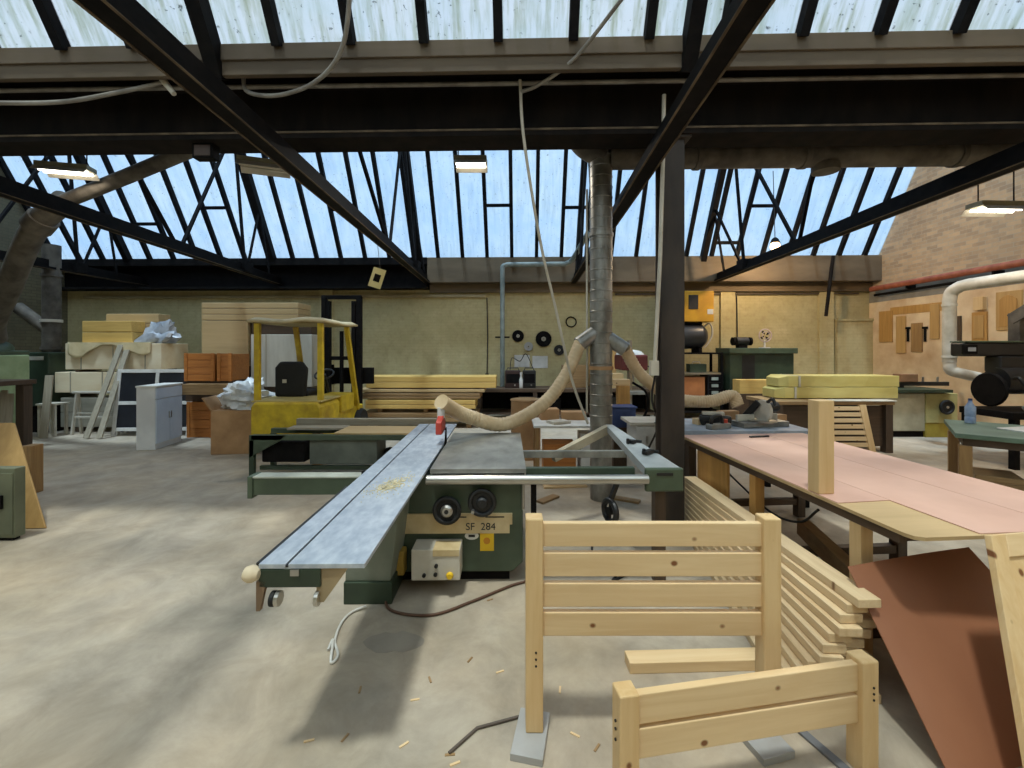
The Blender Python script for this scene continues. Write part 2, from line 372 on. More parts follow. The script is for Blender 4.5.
# trusses ----------------------------------------------------------------
def tie(ua, ub, v0=VB+.1, v1=11.22):
    """bottom chord of a truss: an upturned tee, at ua where v = 2 and at ub where v = 11"""
    f = lambda v: ua+(ub-ua)*(v-2.0)/9.0
    w = MB()
    for x0, x1, z0, z1, mi in ((-.075,.075,3.42,3.44,0),(-.012,.012,3.44,3.62,0),(-.075,-.055,3.44,3.465,0),(.055,.075,3.44,3.465,0),(-.077,-.06,3.414,3.42,1),(.06,.077,3.414,3.42,1)):  # the lowest two lips carry the painted edge highlight
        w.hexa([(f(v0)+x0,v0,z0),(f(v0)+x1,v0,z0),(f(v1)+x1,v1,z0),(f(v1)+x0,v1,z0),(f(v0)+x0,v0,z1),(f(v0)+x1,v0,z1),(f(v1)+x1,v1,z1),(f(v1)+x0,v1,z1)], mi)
    return w
for i, (ua, ub) in enumerate(((-9.9,-10.05),(-5.40,-6.4),(-2.08,-2.46),(1.13,1.29),(4.45,4.86))):
    u = ua+(ub-ua)*.8
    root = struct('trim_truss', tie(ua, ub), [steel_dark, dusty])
    ur = u+{2:-.27, 3:.13}.get(i, -.25)
    w = MB().beam((ur,11.0,3.9), (ur,9.5,6.5), .13, .16, (0,1,.6)).beam((ur,4.4,4.15), (ur,9.4,6.62), .12, .16)
    w.build('rafter', steel_dark, root)
    w = MB().beam((ur,3.7,4.1), (ur,2.1,6.9), .12, .14, (0,1,.6)).beam((ur,VB+.1,4.3), (ur,2.0,7.05), .1, .14)
    w.build('rafter', steel_dark, root)
    w = MB().beam((u,7.6,3.5), (ur,9.35,6.5), .05, .05).beam((u,9.43,3.5), (ur,9.43,6.6), .05, .05).beam((u,9.5,3.52), (ur,10.35,5.15), .045, .045)
    w.beam((u,7.6,3.5), (ur,6.6,5.2), .05, .05).beam((u,2.0,3.5), (ur,2.0,7.0), .05, .05).beam((u,10.35,3.55), (ur,10.35,5.15), .04, .04)
    w.build('strut', steel_dark, root)
    MB().box(u-.1, u+.1, 9.3, 9.56, 3.44, 3.66).build('gusset', steel_dark, root)
# diagonal wind brace of the left-hand bay
# ================================================================== foreground: bed ends, planks, bench
def post_mb(x, y, z1, w=.08, z0=0.0): return MB().box(x-w/2, x+w/2, y-w/2, y+w/2, z0, z1)
def holes(mb_pts, axis, r=.005):
    m = MB()
    for p in mb_pts: m.cyl(Vector(p)-Vector(axis)*.004, Vector(p)+Vector(axis)*.0015, r, seg=10)
    return m
def bed_end(label, loc, rz, half, top, rails, th=.032, hole_sets=()):
    r = thing('bed_end', label, 'bed frame', loc, rz)
    for sx in (-1, 1): post_mb(sx*half, 0, top, .078).build('post', pine_z, r, .006)
    for z0, z1 in rails: MB().box(-half+.036, half-.036, -.017, .015, z0, z1).build('rail', pine_x, r, .004)
    for pts, ax in hole_sets:
        for p in pts: holes([p], ax).build('screw_hole', hole_m, r)
    return r
bed_end('tall pine headboard with four rails standing on two offcut blocks', (.632,1.955,.032), 0, .5315, .955,
        [(.928-.106,.928), (.793-.106,.793), (.656-.106,.656), (.525-.106,.525)],
        hole_sets=[([(-.525,-.04,z) for z in (.36,.33,.30)], (0,-1,0))])
bed_end('low pine footboard with two rails in front of the tall headboard', (.945,1.709,0), math.atan2(.174,1.049), .523, .466,
        [(.335,.448), (.205,.318)], hole_sets=[([(-.57,-.012,z) for z in (.36,.33,.29,.15)], (-1,0,0)), ([(.535,-.04,z) for z in (.36,.335,.31)], (0,-1,0))])
def block(label, loc, size, rz):
    sx, sy, sz = size
    r = one('board_offcut', label, 'wood offcut', MB().box(-sx/2, sx/2, -sy/2, sy/2, 0, sz), [greyboard], loc, rz, 'offcuts under the headboard', .002)
    return r
greyboard = mat('grey_faced_board', (176,176,176), (148,146,142), 2, rough=0.5)
block('grey board offcut under the left post of the tall headboard', (.085,1.925,0), (.14,.24,.032), math.radians(-12))
block('grey board offcut under the right post of the tall headboard', (1.10,1.93,0), (.16,.24,.032), math.radians(14))
one('timber_batten', 'short sawn pine batten lying flat on the floor behind the headboard', 'plank', MB().box(-.42,.42,-.05,.05,0,.06), pine_x, (1.05,2.37,0), math.radians(2), None, .004)
one('board_offcut', 'thin dark grey strip on the floor beside the right post of the low footboard', 'wood offcut', MB().box(-.02,.02,-.13,.13,0,.012), mat('dark_grey_strip',(120,120,122)), (1.36,1.84,0), math.radians(20), None, .002)

# pile of long planks ---------------------------------------------------
rs = random.Random(3); NL = 11; LT = .047; pd = math.atan2(-.074,1.0)
pr = Matrix.Rotation(math.atan2(.074,1.0), 3, 'Z')
o0 = Vector((1.73,2.11,0))
ordn = ['bottom','second','third','fourth','fifth','sixth','seventh','eighth','ninth','tenth','top']
for k in range(NL):
    xn = 1.345+.355*(k/(NL-1))**0.85+rs.uniform(-.008,.008); th = (1.655-xn)/2.09
    for j in range(4):
        L = min(2.06+rs.uniform(-.03,.0), (1.93-xn-.116-.119*j)/(th+.074)); st = rs.uniform(0,.04) if j == 0 else rs.uniform(.0,.07)
        if L < .5 or (k > 7 and j > 0): continue
        one('plank', 'pine plank, %s from the left in the %s layer of the pile by the bench' % (('first','second','third','fourth')[j], ordn[k]), 'plank',
            MB().box(0, .116, st, L, 0, LT-.003), pine_y, (xn+.119*j, 2.11, k*LT), -math.atan(th), 'planks in the low pile beside the bench', .004)

# pink topped bench ------------------------------------------------------
ba = math.atan(.078); bo = Vector((1.935,2.06,0)); bR = Matrix.Rotation(ba,3,'Z')
def BW(x, y, z=0): return bo+bR@Vector((x,y,z))
b = thing('workbench', 'long low workbench topped with pink hardboard beside the steel column', 'workbench', bo, ba)
pts = [(.05,0),(1.35,0),(1.35,2.42),(0,2.42),(0,.06),(.012,.02)]
MB().prism([(x,y,.822) for x,y in pts], (0,0,.018)).build('bench_top', ply_x, b)
apm = dark_x
m = MB().box(.02,.05,.1,2.4,.768,.822).build('apron', wood('dark_timber_y',(92,72,54),(58,46,36),'y',False), b)
MB().box(1.3,1.33,.1,2.4,.768,.822).build('apron', MC['dark_timber_y'], b); MB().box(.05,1.3,.12,.15,.768,.822).build('apron', dark_x, b)
for x, y, mm, w in ((.06,.36,pine_z,.075),(.06,1.27,oak_z,.075),(.07,2.33,dark_z,.08),(1.24,.36,dark_z,.08),(1.24,1.27,dark_z,.08),(1.24,2.33,dark_z,.08)):
    post_mb(x, y, .822 if x > .5 else .768, w).build('leg', mm, b, .003)
MB().box(.03,.055,1.62,2.12,.3,.768).build('side_panel', oak_z, b, .002)
for y in (.36,1.27,2.33): MB().box(.08,1.22,y-.03,y+.03,.13,.19).build('cross_rail', dark_x, b)
MB().beam((.16,.3,.22),(.16,2.36,.22),.05,.06).build('stretcher', MC['dark_timber_y'], b)
for lab, pl in (('pink hardboard strip along the left edge of the bench, cut short to bare the plywood',[(.005,.455),(.348,.475),(.348,2.42),(.005,2.42)]),
                ('pink hardboard sheet down the middle of the long bench',[(.352,.012),(.887,.012),(.887,2.42),(.352,2.42)]),('pink hardboard sheet along the right edge of the long bench',[(.891,.012),(1.35,.012),(1.35,2.42),(.891,2.42)])):
    one('hardboard_sheet', lab, 'board', MB().prism([(x,y,.8405) for x,y in pl],(0,0,.005)), pink_m, bo, ba, 'pink sheets on the bench')
one('timber_post', 'square pine post standing upright on the left edge of the pink bench', 'timber', MB().box(-.052,.052,-.045,.045,0,.578), pine_z, BW(.056,.64,.846), ba, None, .005)
one('timber_beam', 'thick timber beam lying slanted on the shelf under the pink bench', 'timber', MB().beam((.22,.3,.255),(.62,1.5,.255),.09,.13), old_y, bo, ba, 'timbers under the bench', .004)
one('timber_beam', 'short dark timber lying near the front end under the pink bench', 'timber', MB().beam((.45,.52,.05),(1.12,.65,.05),.14,.1), old_x, bo, ba, 'timbers under the bench', .004)
one('cable', 'black cable sagging below the edge of the pink bench', 'cable', MB().tube(spline([BW(.09,.7,.71),BW(.12,.9,.55),BW(.13,1.2,.5),BW(.12,1.6,.6),BW(.1,1.9,.71)]),.008), rubber, smooth=True)

# leaning sheets on the right -------------------------------------------
A, B_, C_, D_ = Vector((1.785,2.29,.585)), Vector((1.765,1.72,0)), Vector((2.85,1.96,0)), Vector((2.63,2.48,.60))
sheet = MB(); n = (C_-B_).cross(A-B_).normalized()*.005; N = 12; vs = []
for i in range(N+1):
    for j in range(N+1):
        a, c = i/N, j/N
        p = (B_*(1-a)+C_*a)*(1-c)+(A*(1-a)+D_*a)*c
        p += n*6*math.sin(PI*a)*c*.9
        vs.append(p)
q = [p+n for p in vs]; fs = []; M_ = (N+1)
for i in range(N):
    for j in range(N):
        k = i*M_+j; fs.append((k,k+1,k+M_+1,k+M_)); fs.append((k+M_*M_,k+M_+M_*M_,k+M_+1+M_*M_,k+1+M_*M_))
edge = [i*M_ for i in range(M_)]+[N*M_+j for j in range(1,M_)]+[i*M_+N for i in range(N-1,-1,-1)]+[j for j in range(N-1,0,-1)]
for i in range(len(edge)): a, c = edge[i], edge[(i+1) % len(edge)]; fs.append((a,c,c+M_*M_,a+M_*M_))
sheet.add(vs+q, fs)
one('hardboard_sheet', 'large brown hardboard sheet leaning against the near end of the pink bench', 'board', sheet, brown_m, smooth=True)
# pale panelled door leaning in front of it
dl, dt = Vector((1.93,1.60,0)), Vector((2.205,2.01,.875)); wv = Vector((.62,.10,0)); upv = (dt-dl)
nv = upv.cross(wv).normalized(); nv = -nv if nv.y > 0 else nv
r = thing('panel_door', 'pale pine panel door leaning at the right behind the footboard', 'door', dl)
def quad(a0, a1, c0, c1, d0, d1):
    p = [wv*a+upv*c for a, c in ((a0,c0),(a1,c0),(a1,c1),(a0,c1))]
    return MB().hexa([x+nv*d0 for x in p]+[x+nv*d1 for x in p])
quad(0,.13,0,1,0,.03).build('stile', pine_z, r, .003); quad(.87,1,0,1,0,.03).build('stile', pine_z, r, .003)
quad(.13,.87,.90,1,0,.03).build('rail', pine_x, r, .003); quad(.13,.87,0,.12,0,.03).build('rail', pine_x, r, .003)
quad(.13,.87,.12,.90,.006,.018).build('panel', pine_z, r)

# ================================================================== sliding table panel saw
sr = math.radians(.70); so = Vector((-.60,1.752,0)); SR = Matrix.Rotation(sr,3,'Z')
def SW(x, y, z=0): return so+SR@Vector((x,y,z))
saw = thing('panel_saw', 'green sliding table panel saw in the middle of the floor', 'saw', so, sr)
tb = MB().box(-.43,-.322,0,3.23,.852,.872).box(-.31,0,0,3.23,.852,.872).box(-.33,-.30,.004,3.23,.845,.858)
tb.build('sliding_table', alu, saw, .002)
MB().box(-.322,-.31,.002,3.22,.858,.864).build('table_slot', black_m, saw)
MB().box(-.452,-.432,.02,1.0,.83,.868).build('edge_rail', black_m, saw, .003)
MB().box(-.40,-.19,.03,3.2,.765,.85).build('carriage_beam', green_d, saw)
MB().box(-.43,-.18,0,.028,.775,.85).build('end_plate', green_d, saw, .004)
MB().box(-.30,-.265,-.006,0,.825,.85).build('catch', chrome, saw)
MB().prism([(-.20,.01,.85),(-.07,.01,.85),(-.17,.01,.71),(-.20,.01,.71)],(0,.012,0)).build('bracket', mat('tan_bracket',(176,154,118)), saw)
MB().prism([(-.44,.0,.80),(-.40,.0,.80),(-.425,.0,.68),(-.44,.0,.68)],(0,.02,0)).build('bracket', mat('rust_bracket',(150,122,96)), saw)
MB().lathe([(.004,-.035),(.02,-.03),(.032,-.01),(.034,.005),(.026,.025),(.006,.034)],(-.455,-.005,.835),(-1,0,.1)).build('knob', mat('cream_knob',(226,208,176)), saw, smooth=True)
for x in (-.385, -.365, -.205): MB().cyl((x,.012,.725),(x+.018,.012,.725),.03).build('roller', rubber if x < -.37 else chrome, saw, .003)
# main table and cabinet
MB().box(.02,.72,1.38,2.72,.835,.868).box(.50,.508,1.38,2.72,.866,.869).build('main_table', iron, saw, .003)
MB().box(.03,.71,1.42,1.46,.79,.835).box(.03,.71,1.5,2.7,.8,.835).build('table_rim', black_m, saw)
w = MB().prism([(-.24,1.45,.80),(.70,1.45,.80),(.70,1.45,.15),(.62,1.45,.08),(-.24,1.45,.08)],(0,1.1,0))
w.build('cabinet', green_m, saw, .012)
MB().box(-.22,.6,1.5,2.5,0,.08).build('plinth', steel_dark, saw)
MB().prism([(-.205,1.43,.375),(.60,1.43,.375),(.60,1.43,.44),(.62,1.43,.44),(.62,1.43,.52),(-.205,1.43,.52)],(0,.022,0)).build('name_strip', beige_m, saw, .002)
cu = bpy.data.curves.new('lettering','FONT'); cu.body = 'SF  284'; cu.size = .075; cu.extrude = .001; cu.align_x = 'CENTER'; cu.align_y = 'CENTER'
tf = bpy.data.objects.new('text_source', cu); tx = bpy.data.objects.new('lettering', bpy.data.meshes.new_from_object(tf)); bpy.data.objects.remove(tf); COL.objects.link(tx); tx.parent = saw; tx.location = (.385,1.428,.425); tx.rotation_euler = (PI/2,0,0); tx.data.materials.clear(); tx.data.materials.append(black_m)
for x0, x1 in ((.13,.28),(.42,.56)): MB().box(x0,x1,1.4285,1.43,.493,.502).build('printed_stripe', black_m, saw)
for (x, z, hub) in ((.145,.573,chrome),(.40,.629,black_m)):
    m = MB().torus((x,1.36,z),(0,1,0),.088,.018,28,10).lathe([(.02,-.012),(.088,-.006),(.088,.012),(.02,.014)],(x,1.37,z),(0,1,0),28)
    hw = m.build('handwheel', rubber if hub is chrome else black_m, saw, smooth=True)
    MB().lathe([(.012,-.02),(.03,-.02),(.044,-.008),(.044,.01),(.012,.012)],(x,1.35,z),(0,1,0)).build('hub', hub, hw, smooth=True); MB().cyl((x,1.332,z),(x,1.328,z),.016).build('hub_bolt', black_m, hw)
    MB().cyl((x,1.36,z),(x,1.46,z),.02).build('shaft', steel_dark, hw)
MB().cyl((.335,1.35,.575),(.335,1.31,.575),.012).build('wheel_handle', chrome, saw, smooth=True)
cb = MB().box(-.09,.25,1.26,1.44,.12,.335).build('control_box', offwhite, saw, .006)
MB().box(.06,.245,1.255,1.40,.29,.337).build('box_lid', beige_m, cb, .003)
for x, z in ((.0,.16),(.08,.165),(.085,.225)): MB().cyl((x,1.26,z),(x,1.245,z),.013).build('push_button', black_m, cb)
MB().lathe([(.022,0),(.026,.01),(.018,.03)],(.18,1.26,.16),(0,-1,0)).build('push_button', yellow2, cb, smooth=True)
MB().box(.38,.483,1.443,1.449,.24,.375).build('warning_label', yellow2, saw)
MB().cyl((.43,1.443,.315),(.43,1.441,.315),.025).build('label_mark', mat('orange_mark',(226,150,40)), saw)
MB().lathe([(.047,0),(.047,.005)],(0,0,0),(0,-1,0)).build('oval_badge', white_m, saw, loc=(.318,1.449,.352)).scale = (1.1,1,.62)
MB().box(-.024,.024,-.002,0,-.009,.009).build('badge_mark', black_m, saw, loc=(.318,1.443,.352))
MB().box(-.27,-.16,1.34,1.44,.11,.285).build('socket_box', mat('ochre_socket',(196,158,66)), saw, .012)
# pedestal below the sliding table and swing arm
w = MB().hexa([(-.53,1.2,.15),(-.22,1.2,.15),(-.20,1.75,.15),(-.5,1.75,.15),(-.50,1.2,.765),(-.15,1.2,.765),(-.1,1.75,.765),(-.45,1.75,.765)])
w.build('pedestal', mat('grey_green_enamel',(138,142,128),(112,118,104),3), saw, .008)
MB().box(-.535,-.205,1.185,1.77,0,.15).build('pedestal_base', green_d, saw, .006)
MB().box(-.44,-.36,1.19,1.198,.56,.59).build('maker_plate', offwhite, saw)
MB().box(-1.36,-.5,1.55,1.66,.625,.755).box(-1.40,-1.36,1.54,1.67,.60,.77).build('swing_arm', green_m, saw, .006)
MB().box(-1.38,-.5,1.545,1.665,.755,.766).build('arm_top_strip', mat('pale_top_edge',(190,192,178)), saw)  # paler strip along the top of the swing arm
MB().cyl((-.5,1.6,.6),(-.5,1.6,.79),.05).build('arm_pivot', steel_dark, saw)
MB().tube([(.70,1.42,.56),(.70,1.36,.80)],.012).build('lever', chrome, saw)
# blade guard
gd = MB().prism([(-.06,2.10,.97),(-.06,2.36,.97),(-.06,2.36,1.06),(-.06,2.24,1.13),(-.06,2.10,1.08)],(.055,0,0)).build('blade_guard', red_m, saw, .008)
MB().cyl((-.033,2.25,1.10),(-.033,2.25,1.20),.035).build('guard_spout', white_m, gd, smooth=True)
MB().prism([(.004,2.2,.85),(.004,2.34,.85),(.004,2.32,1.0),(.004,2.26,1.0)],(.006,0,0)).build('riving_knife', steel_dark, saw)
# rip fence rails and extension table
MB().cyl((.0,1.345,.80),(1.60,1.34,.80),.034).build('fence_tube', chrome, saw, smooth=True)
MB().box(.72,1.53,1.42,1.47,.79,.86).build('fence_rail', green_d, saw, .003); MB().box(.72,1.62,1.95,1.99,.80,.86).build('fence_rail', iron, saw, .003)
MB().beam((.78,1.46,.0),(.78,1.46,.8),.04,.04).build('rail_leg', steel_dark, saw)
e0 = [(1.60,1.40),(1.86,1.40),(1.66,2.62),(1.59,2.62)]
xt = MB().prism([(x,y,.80+(.10 if y > 2 else 0)) for x, y in e0], (0,0,.068)).build('extension_table', mat('pale_grey_casting',(172,178,180),(138,144,146),4,rough=.5), saw, .004)
MB().box(1.59,1.87,1.36,1.40,.70,.872).build('end_casting', green_m, saw, .012)
MB().box(1.67,1.79,1.355,1.362,.82,.84).build('casting_slot', black_m, saw)
MB().beam((1.61,2.60,.93),(1.02,2.35,.70),.07,.08).build('brace', mat('worn_pale_leg',(176,164,140)), saw, .004)
MB().beam((1.72,1.46,0),(1.72,1.46,.80),.08,.08).build('support_leg', dark_z, saw)
MB().torus((1.34,1.40,.55),(1,.4,0),.075,.022,24,8).lathe([(.01,-.02),(.03,-.02),(.03,.02),(.01,.02)],(1.34,1.40,.55),(1,.4,0)).beam((1.34,1.4,.48),(1.34,1.4,.62),.016,.016).beam((1.34,1.4,.62),(1.40,1.42,.76),.03,.03).build('height_wheel', black_m, saw, smooth=True)
rd_ = random.Random(11); w = MB()
for i in range(420):
    x, y = rd_.gauss(0,.05), rd_.gauss(0,.10); q_ = rd_.uniform(.004,.011)*(1.3 if abs(x)<.05 and abs(y)<.1 else .7)
    if -.13 < x < .14: w.obox((x+.25*y,y,.0025),(q_,q_*.7,.004),(0,0,rd_.uniform(0,3)))
one('sawdust', 'scatter of pale sawdust on the sliding table of the saw', 'sawdust', w, dust_m, SW(-.16,1.0,.8725), 0, kind='stuff')
# tools lying on the extension table
for i, (x, y, lab, sz) in enumerate(((1.72,1.70,'black clamp handle on the grey extension table nearest its green end',(.11,.05,.03)),(1.67,1.98,'black cable clip on the grey extension table halfway along',(.05,.06,.03)))):
    m = MB().obox((0,0,sz[2]/2),sz,(0,0,.7)).obox((.05,.03,.012),(.09,.025,.022),(0,0,-.3)).cyl((-.04,-.02,0),(-.04,-.02,.045),.014)
    one('hand_clamp', lab, 'tool', m, black_m, SW(x,y,.872+(y-1.4)/1.22*.10), 0, None, .004)
# cables around the saw
one('power_cable', 'brown power cable running along the floor from the saw control box', 'cable', MB().tube(spline([SW(-.22,1.35,.11),SW(-.25,1.2,.02),SW(-.15,1.08,.012),SW(.1,1.05,.012),SW(.35,1.2,.012),SW(.6,1.38,.012),SW(.8,1.5,.012),SW(.95,1.75,.012)]),.009), mat('brown_cable',(96,66,48)), smooth=True)
one('power_cable', 'black cable lying tangled on the floor below the fence rails', 'cable', MB().tube(spline([SW(.85,2.4,.012),SW(1.1,2.1,.012),SW(1.35,2.2,.012),SW(1.3,1.8,.012),SW(1.45,1.6,.012),SW(1.38,1.45,.012),SW(1.7,1.7,.012)]),.009), rubber, smooth=True)
one('rope', 'white rope hanging below the saw pedestal and trailing onto the floor', 'rope', MB().tube(spline([G(366,606,.02),G(352,612,.01),G(342,622,.01),G(335,640,.01),G(338,655,.01),G(331,662,.01),G(333,640,.022),G(328,650,.01)]),.008), white_m, smooth=True)
one('bent_rod', 'dark bent metal rod lying on the floor left of the headboard', 'rod', MB().tube([G(449,753,.008),G(477,728,.008),G(521,716,.008)],.007), mat('rusty_rod',(92,80,70)), smooth=True)
for i, (px, py, a) in enumerate(((309,741,.3),(345,738,1.2),(404,745,.7),(430,680,2.0),(500,672,.4),(470,660,1.1),(575,735,2.6),(597,748,.9),(415,700,.2),(490,600,.5),(560,690,1.4),(450,755,.1),(455,764,.4),(360,690,1.7))):
    one('wood_chip', 'small wood chip lying on the dusty concrete near the saw', 'wood chip', MB().box(-.022,.022,-.005,.005,0,.004), old_x if i % 2 else pine_x, G(px,py), a, 'wood chips on the floor')
slab = mat('grey_cement_patch', (166,157,143), (146,138,126), 4, rough=0.9)
pp = [(.18*math.cos(2*PI*i/22)*(1+.25*mnoise.noise(Vector((i*.9,3,0)))), .09*math.sin(2*PI*i/22)*(1+.3*mnoise.noise(Vector((i*.9,7,0)))), 0) for i in range(22)]
one('cement_patch', 'smooth grey cement patch in the floor in front of the saw', 'floor patch', MB().prism(pp, (0,0,.0015)), slab, G(394,642))
# ================================================================== back left: lumber store, cabinet, forklift
def bxo(name, label, cat, p, size, m, rz=0.0, group=None, bv=.005):
    a, b, c = size[0]/2, size[1]/2, size[2]
    return one(name, label, cat, MB().box(-a,a,-b,b,0,c), m, p, rz, group, bv)
def pack(label, x0, x1, y0, y1, z0, z1, m, group=None, straps=3, seams=2):
    r = thing('lumber_pack', label, 'lumber', ((x0+x1)/2,(y0+y1)/2,z0), 0, group); L, D, Hh = x1-x0, y1-y0, z1-z0
    w = MB()
    for i in range(seams): w.box(-L/2, L/2, -D/2, D/2, Hh*i/seams+.004, Hh*(i+1)/seams-.004)
    w.build('boards', m, r, .01)
    for i in range(straps):
        x = -L/2+L*(i+.5)/straps
        MB().box(x-.012, x+.012, -D/2-.004, D/2+.004, -.001, Hh+.003).build('strap', greywood_z, r)
    return r
Y0 = 8.95
r = pack('grey wrapped lumber pack lowest on the floor behind the white trestle', -9.4,-6.85,Y0,Y0+.5,.10,.72, mat('grey_wrapped_lumber',(176,172,158),(140,136,122),3,(.3,1,1)), 'wrapped lumber packs', 3, 2)
pack('cream lumber pack with stamped side, second from the floor behind the leaning boards', -9.5,-6.85,Y0-.02,Y0+.5,.82,1.25, cream_pack, 'wrapped lumber packs', 4, 1)
pack('cream lumber pack, third from the floor below the yellow timber', -9.3,-7.30,Y0,Y0+.75,1.30,1.85, cream_pack, 'wrapped lumber packs', 3, 1)
for k, z in ((0,.0),(1,.73),(2,1.255)):
    for i, x in enumerate((-9.1,-8.2,-7.45)):
        bxo('bearer','dark timber bearer under the wrapped lumber packs by the left wall','bearer',(x+.05,Y0+.25,z),(.08,.5,(.095,.085,.042)[k]), dark_x,0,'bearers under the lumber')
pack('yellow timber bundle on the cream packs, lower of the two', -9.0,-7.95,Y0+.05,Y0+.4,1.86,2.08, yel_x, 'yellow timber bundles', 0, 1)
pack('yellow timber bundle on the cream packs, upper of the two', -9.0,-7.97,Y0+.05,Y0+.4,2.085,2.32, yel_x, 'yellow timber bundles', 0, 1)
pack('pale timber bundle set back behind the yellow timber', -8.85,-7.7,Y0+.42,Y0+.75,1.86,2.50, ply_x, 'yellow timber bundles', 0, 3)
# draped cloth and plastic
w = MB(); vs = []; fs = []; NX, NZ = 26, 12
for i in range(NX+1):
    for j in range(NZ+1):
        a, c = i/NX, j/NZ; x = -9.2+a*1.7; drop = .16+.14*mnoise.noise(Vector((a*4,1.3,0)))+.10*math.sin(a*9)
        if c < .5: p = (x, Y0+.1-c*2*.14, 1.868)
        else: p = (x, Y0-.05-.02*math.sin(a*30), 1.868-(c-.5)*2*drop)
        vs.append(p)
for i in range(NX):
    for j in range(NZ): k = i*(NZ+1)+j; fs.append((k,k+1,k+NZ+2,k+NZ+1))
w.add(vs, fs); o = one('dust_sheet','cream dust sheet draped over the front of the upper lumber pack','sheet',w,mat('cream_cloth',(234,218,178),(210,190,146),4,rough=.8),smooth=True)
sd = o.modifiers.new('solid','SOLIDIFY'); sd.thickness = .006
w = MB().blob((0,0,0),(.36,.18,.40),21,.55,2.2,26,16,-.02)
vs2 = []
for x, y, z in w.v: vs2.append((x*(1-.0*z)+max(z,0)*.55, y*(1-1.2*max(z,0)), max(z,-.02)))
w.v = vs2; one('plastic_sheet','crumpled grey plastic sheet heaped beside the yellow timber bundles','sheet',w,grey_poly,(-7.56,Y0+.2,1.875),smooth=True)
pack('whitish lumber pack standing behind the orange crates', -7.0,-5.75,10.0,11.0,.1,1.5, mat('white_primed_boards',(212,206,192),(180,172,156),3,(1,1,.2)), 'white primed boards', 2, 2)
bxo('plank','brown plank lying on top of the whitish lumber pack','plank',(-6.4,10.3,1.503),(1.3,.5,.10),old_x)
for i, x in enumerate((-6.8,-6.0)): bxo('bearer','dark timber bearer under the whitish pack behind the crates','bearer',(x,10.5,0),(.09,1.0,.1),dark_x,0,'bearers under the whitish pack')
# boards leaning on the packs
for px0, px1, lab in ((121,86,'left'),(127,99,'right')):
    a, c = G(px1,438.3,.02), P(px0,345 if lab == 'left' else 350,Y0-.06)
    one('long_board','grey weathered board leaning against the lumber packs, %s of the pair' % lab,'board',MB().beam(a,c,.11,.03,(0,-1,.2)),greywood_z,group='leaning grey boards',bv=.003)
# pale trestle, grey upright
r = thing('trestle','pale grey metal trestle frame in front of the grey lumber pack','trestle',(-8.40,8.74,0))
for x in (-.46,.46):
    MB().beam((x,-.08,0),(x+.02,.0,.83),.045,.045).build('leg',offwhite,r,.004); MB().beam((x,.11,0),(x,.03,.83),.045,.045).build('leg',offwhite,r,.004)
MB().box(-.52,.52,-.03,.05,.83,.87).build('top_rail',offwhite,r,.004); MB().box(-.46,.46,-.06,-.03,.33,.37).build('cross_rail',offwhite,r,.004)
MB().box(-.46,.46,-.035,-.01,.42,.44).build('cross_rail',offwhite,r,.004)
r = thing('stool_frame','small pale stool frame at the left end of the trestle','stand',(-9.2,8.6,0))
for x in (-.14,.16):
    for y in (-.1,.12): MB().box(x-.02,x+.02,y-.02,y+.02,0,.62).build('leg',offwhite,r)
MB().box(-.18,.2,-.14,.16,.62,.65).build('top',offwhite,r); MB().box(-.14,.16,-.11,-.09,.28,.31).build('stretcher',offwhite,r)
one('grey_board','grey board standing upright between the stool frame and the dark bench','board',MB().box(-.07,.07,-.015,.015,0,1.22),greywood_z,(-9.08,8.33,0),.1,None,.003,rot=(math.radians(-6),0,.1))
# white sash frame with black panes
r = thing('sash_frame','white wooden frame with black panels leaning behind the white cabinet','window frame',(-7.93,8.5,0))
r.rotation_euler = (math.radians(-7),0,math.radians(3))
for x in (0,.74,1.42): MB().box(x,x+.07,0,.04,0,1.33).build('stile',white_m,r,.004)
for z in (.10,.62,1.26): MB().box(.07,1.42,.002,.038,z,z+.07).build('rail',white_m,r,.004)
for z0, z1 in ((.17,.62),(.69,1.26)):
    for x0,x1 in ((.07,.74),(.81,1.42)): MB().box(x0,x1,.015,.025,z0,z1).build('pane',mat('black_panel',(44,46,52),(30,32,38),4,rough=.3),r)
# white two-door cabinet
r = thing('cabinet','white two-door cabinet standing alone on the floor near the lumber packs','cabinet',(-6.18,7.74,0),math.radians(98))
MB().box(-.36,.36,-.001,.29,0,1.07).build('body',mat('white_laminate',(228,228,226),(206,206,206),2),r,.004)
MB().box(-.37,.37,-.03,.30,1.07,1.10).build('top',white_m,r,.004)
for s_ in (-1,1):
    d = MB().box(min(0,s_*.355)+.003,max(0,s_*.355)-.003,-.022,-.001,.1,.86).build('door',mat('pale_blue_white',(206,214,226),(188,196,210),2),r,.003)
    MB().box(s_*.03-.006,s_*.03+.006,-.036,-.022,.5,.62).build('handle',chrome,d)
MB().box(-.352,.352,-.022,-.001,.87,1.05).build('drawer_front',MC['pale_blue_white'],r,.003)
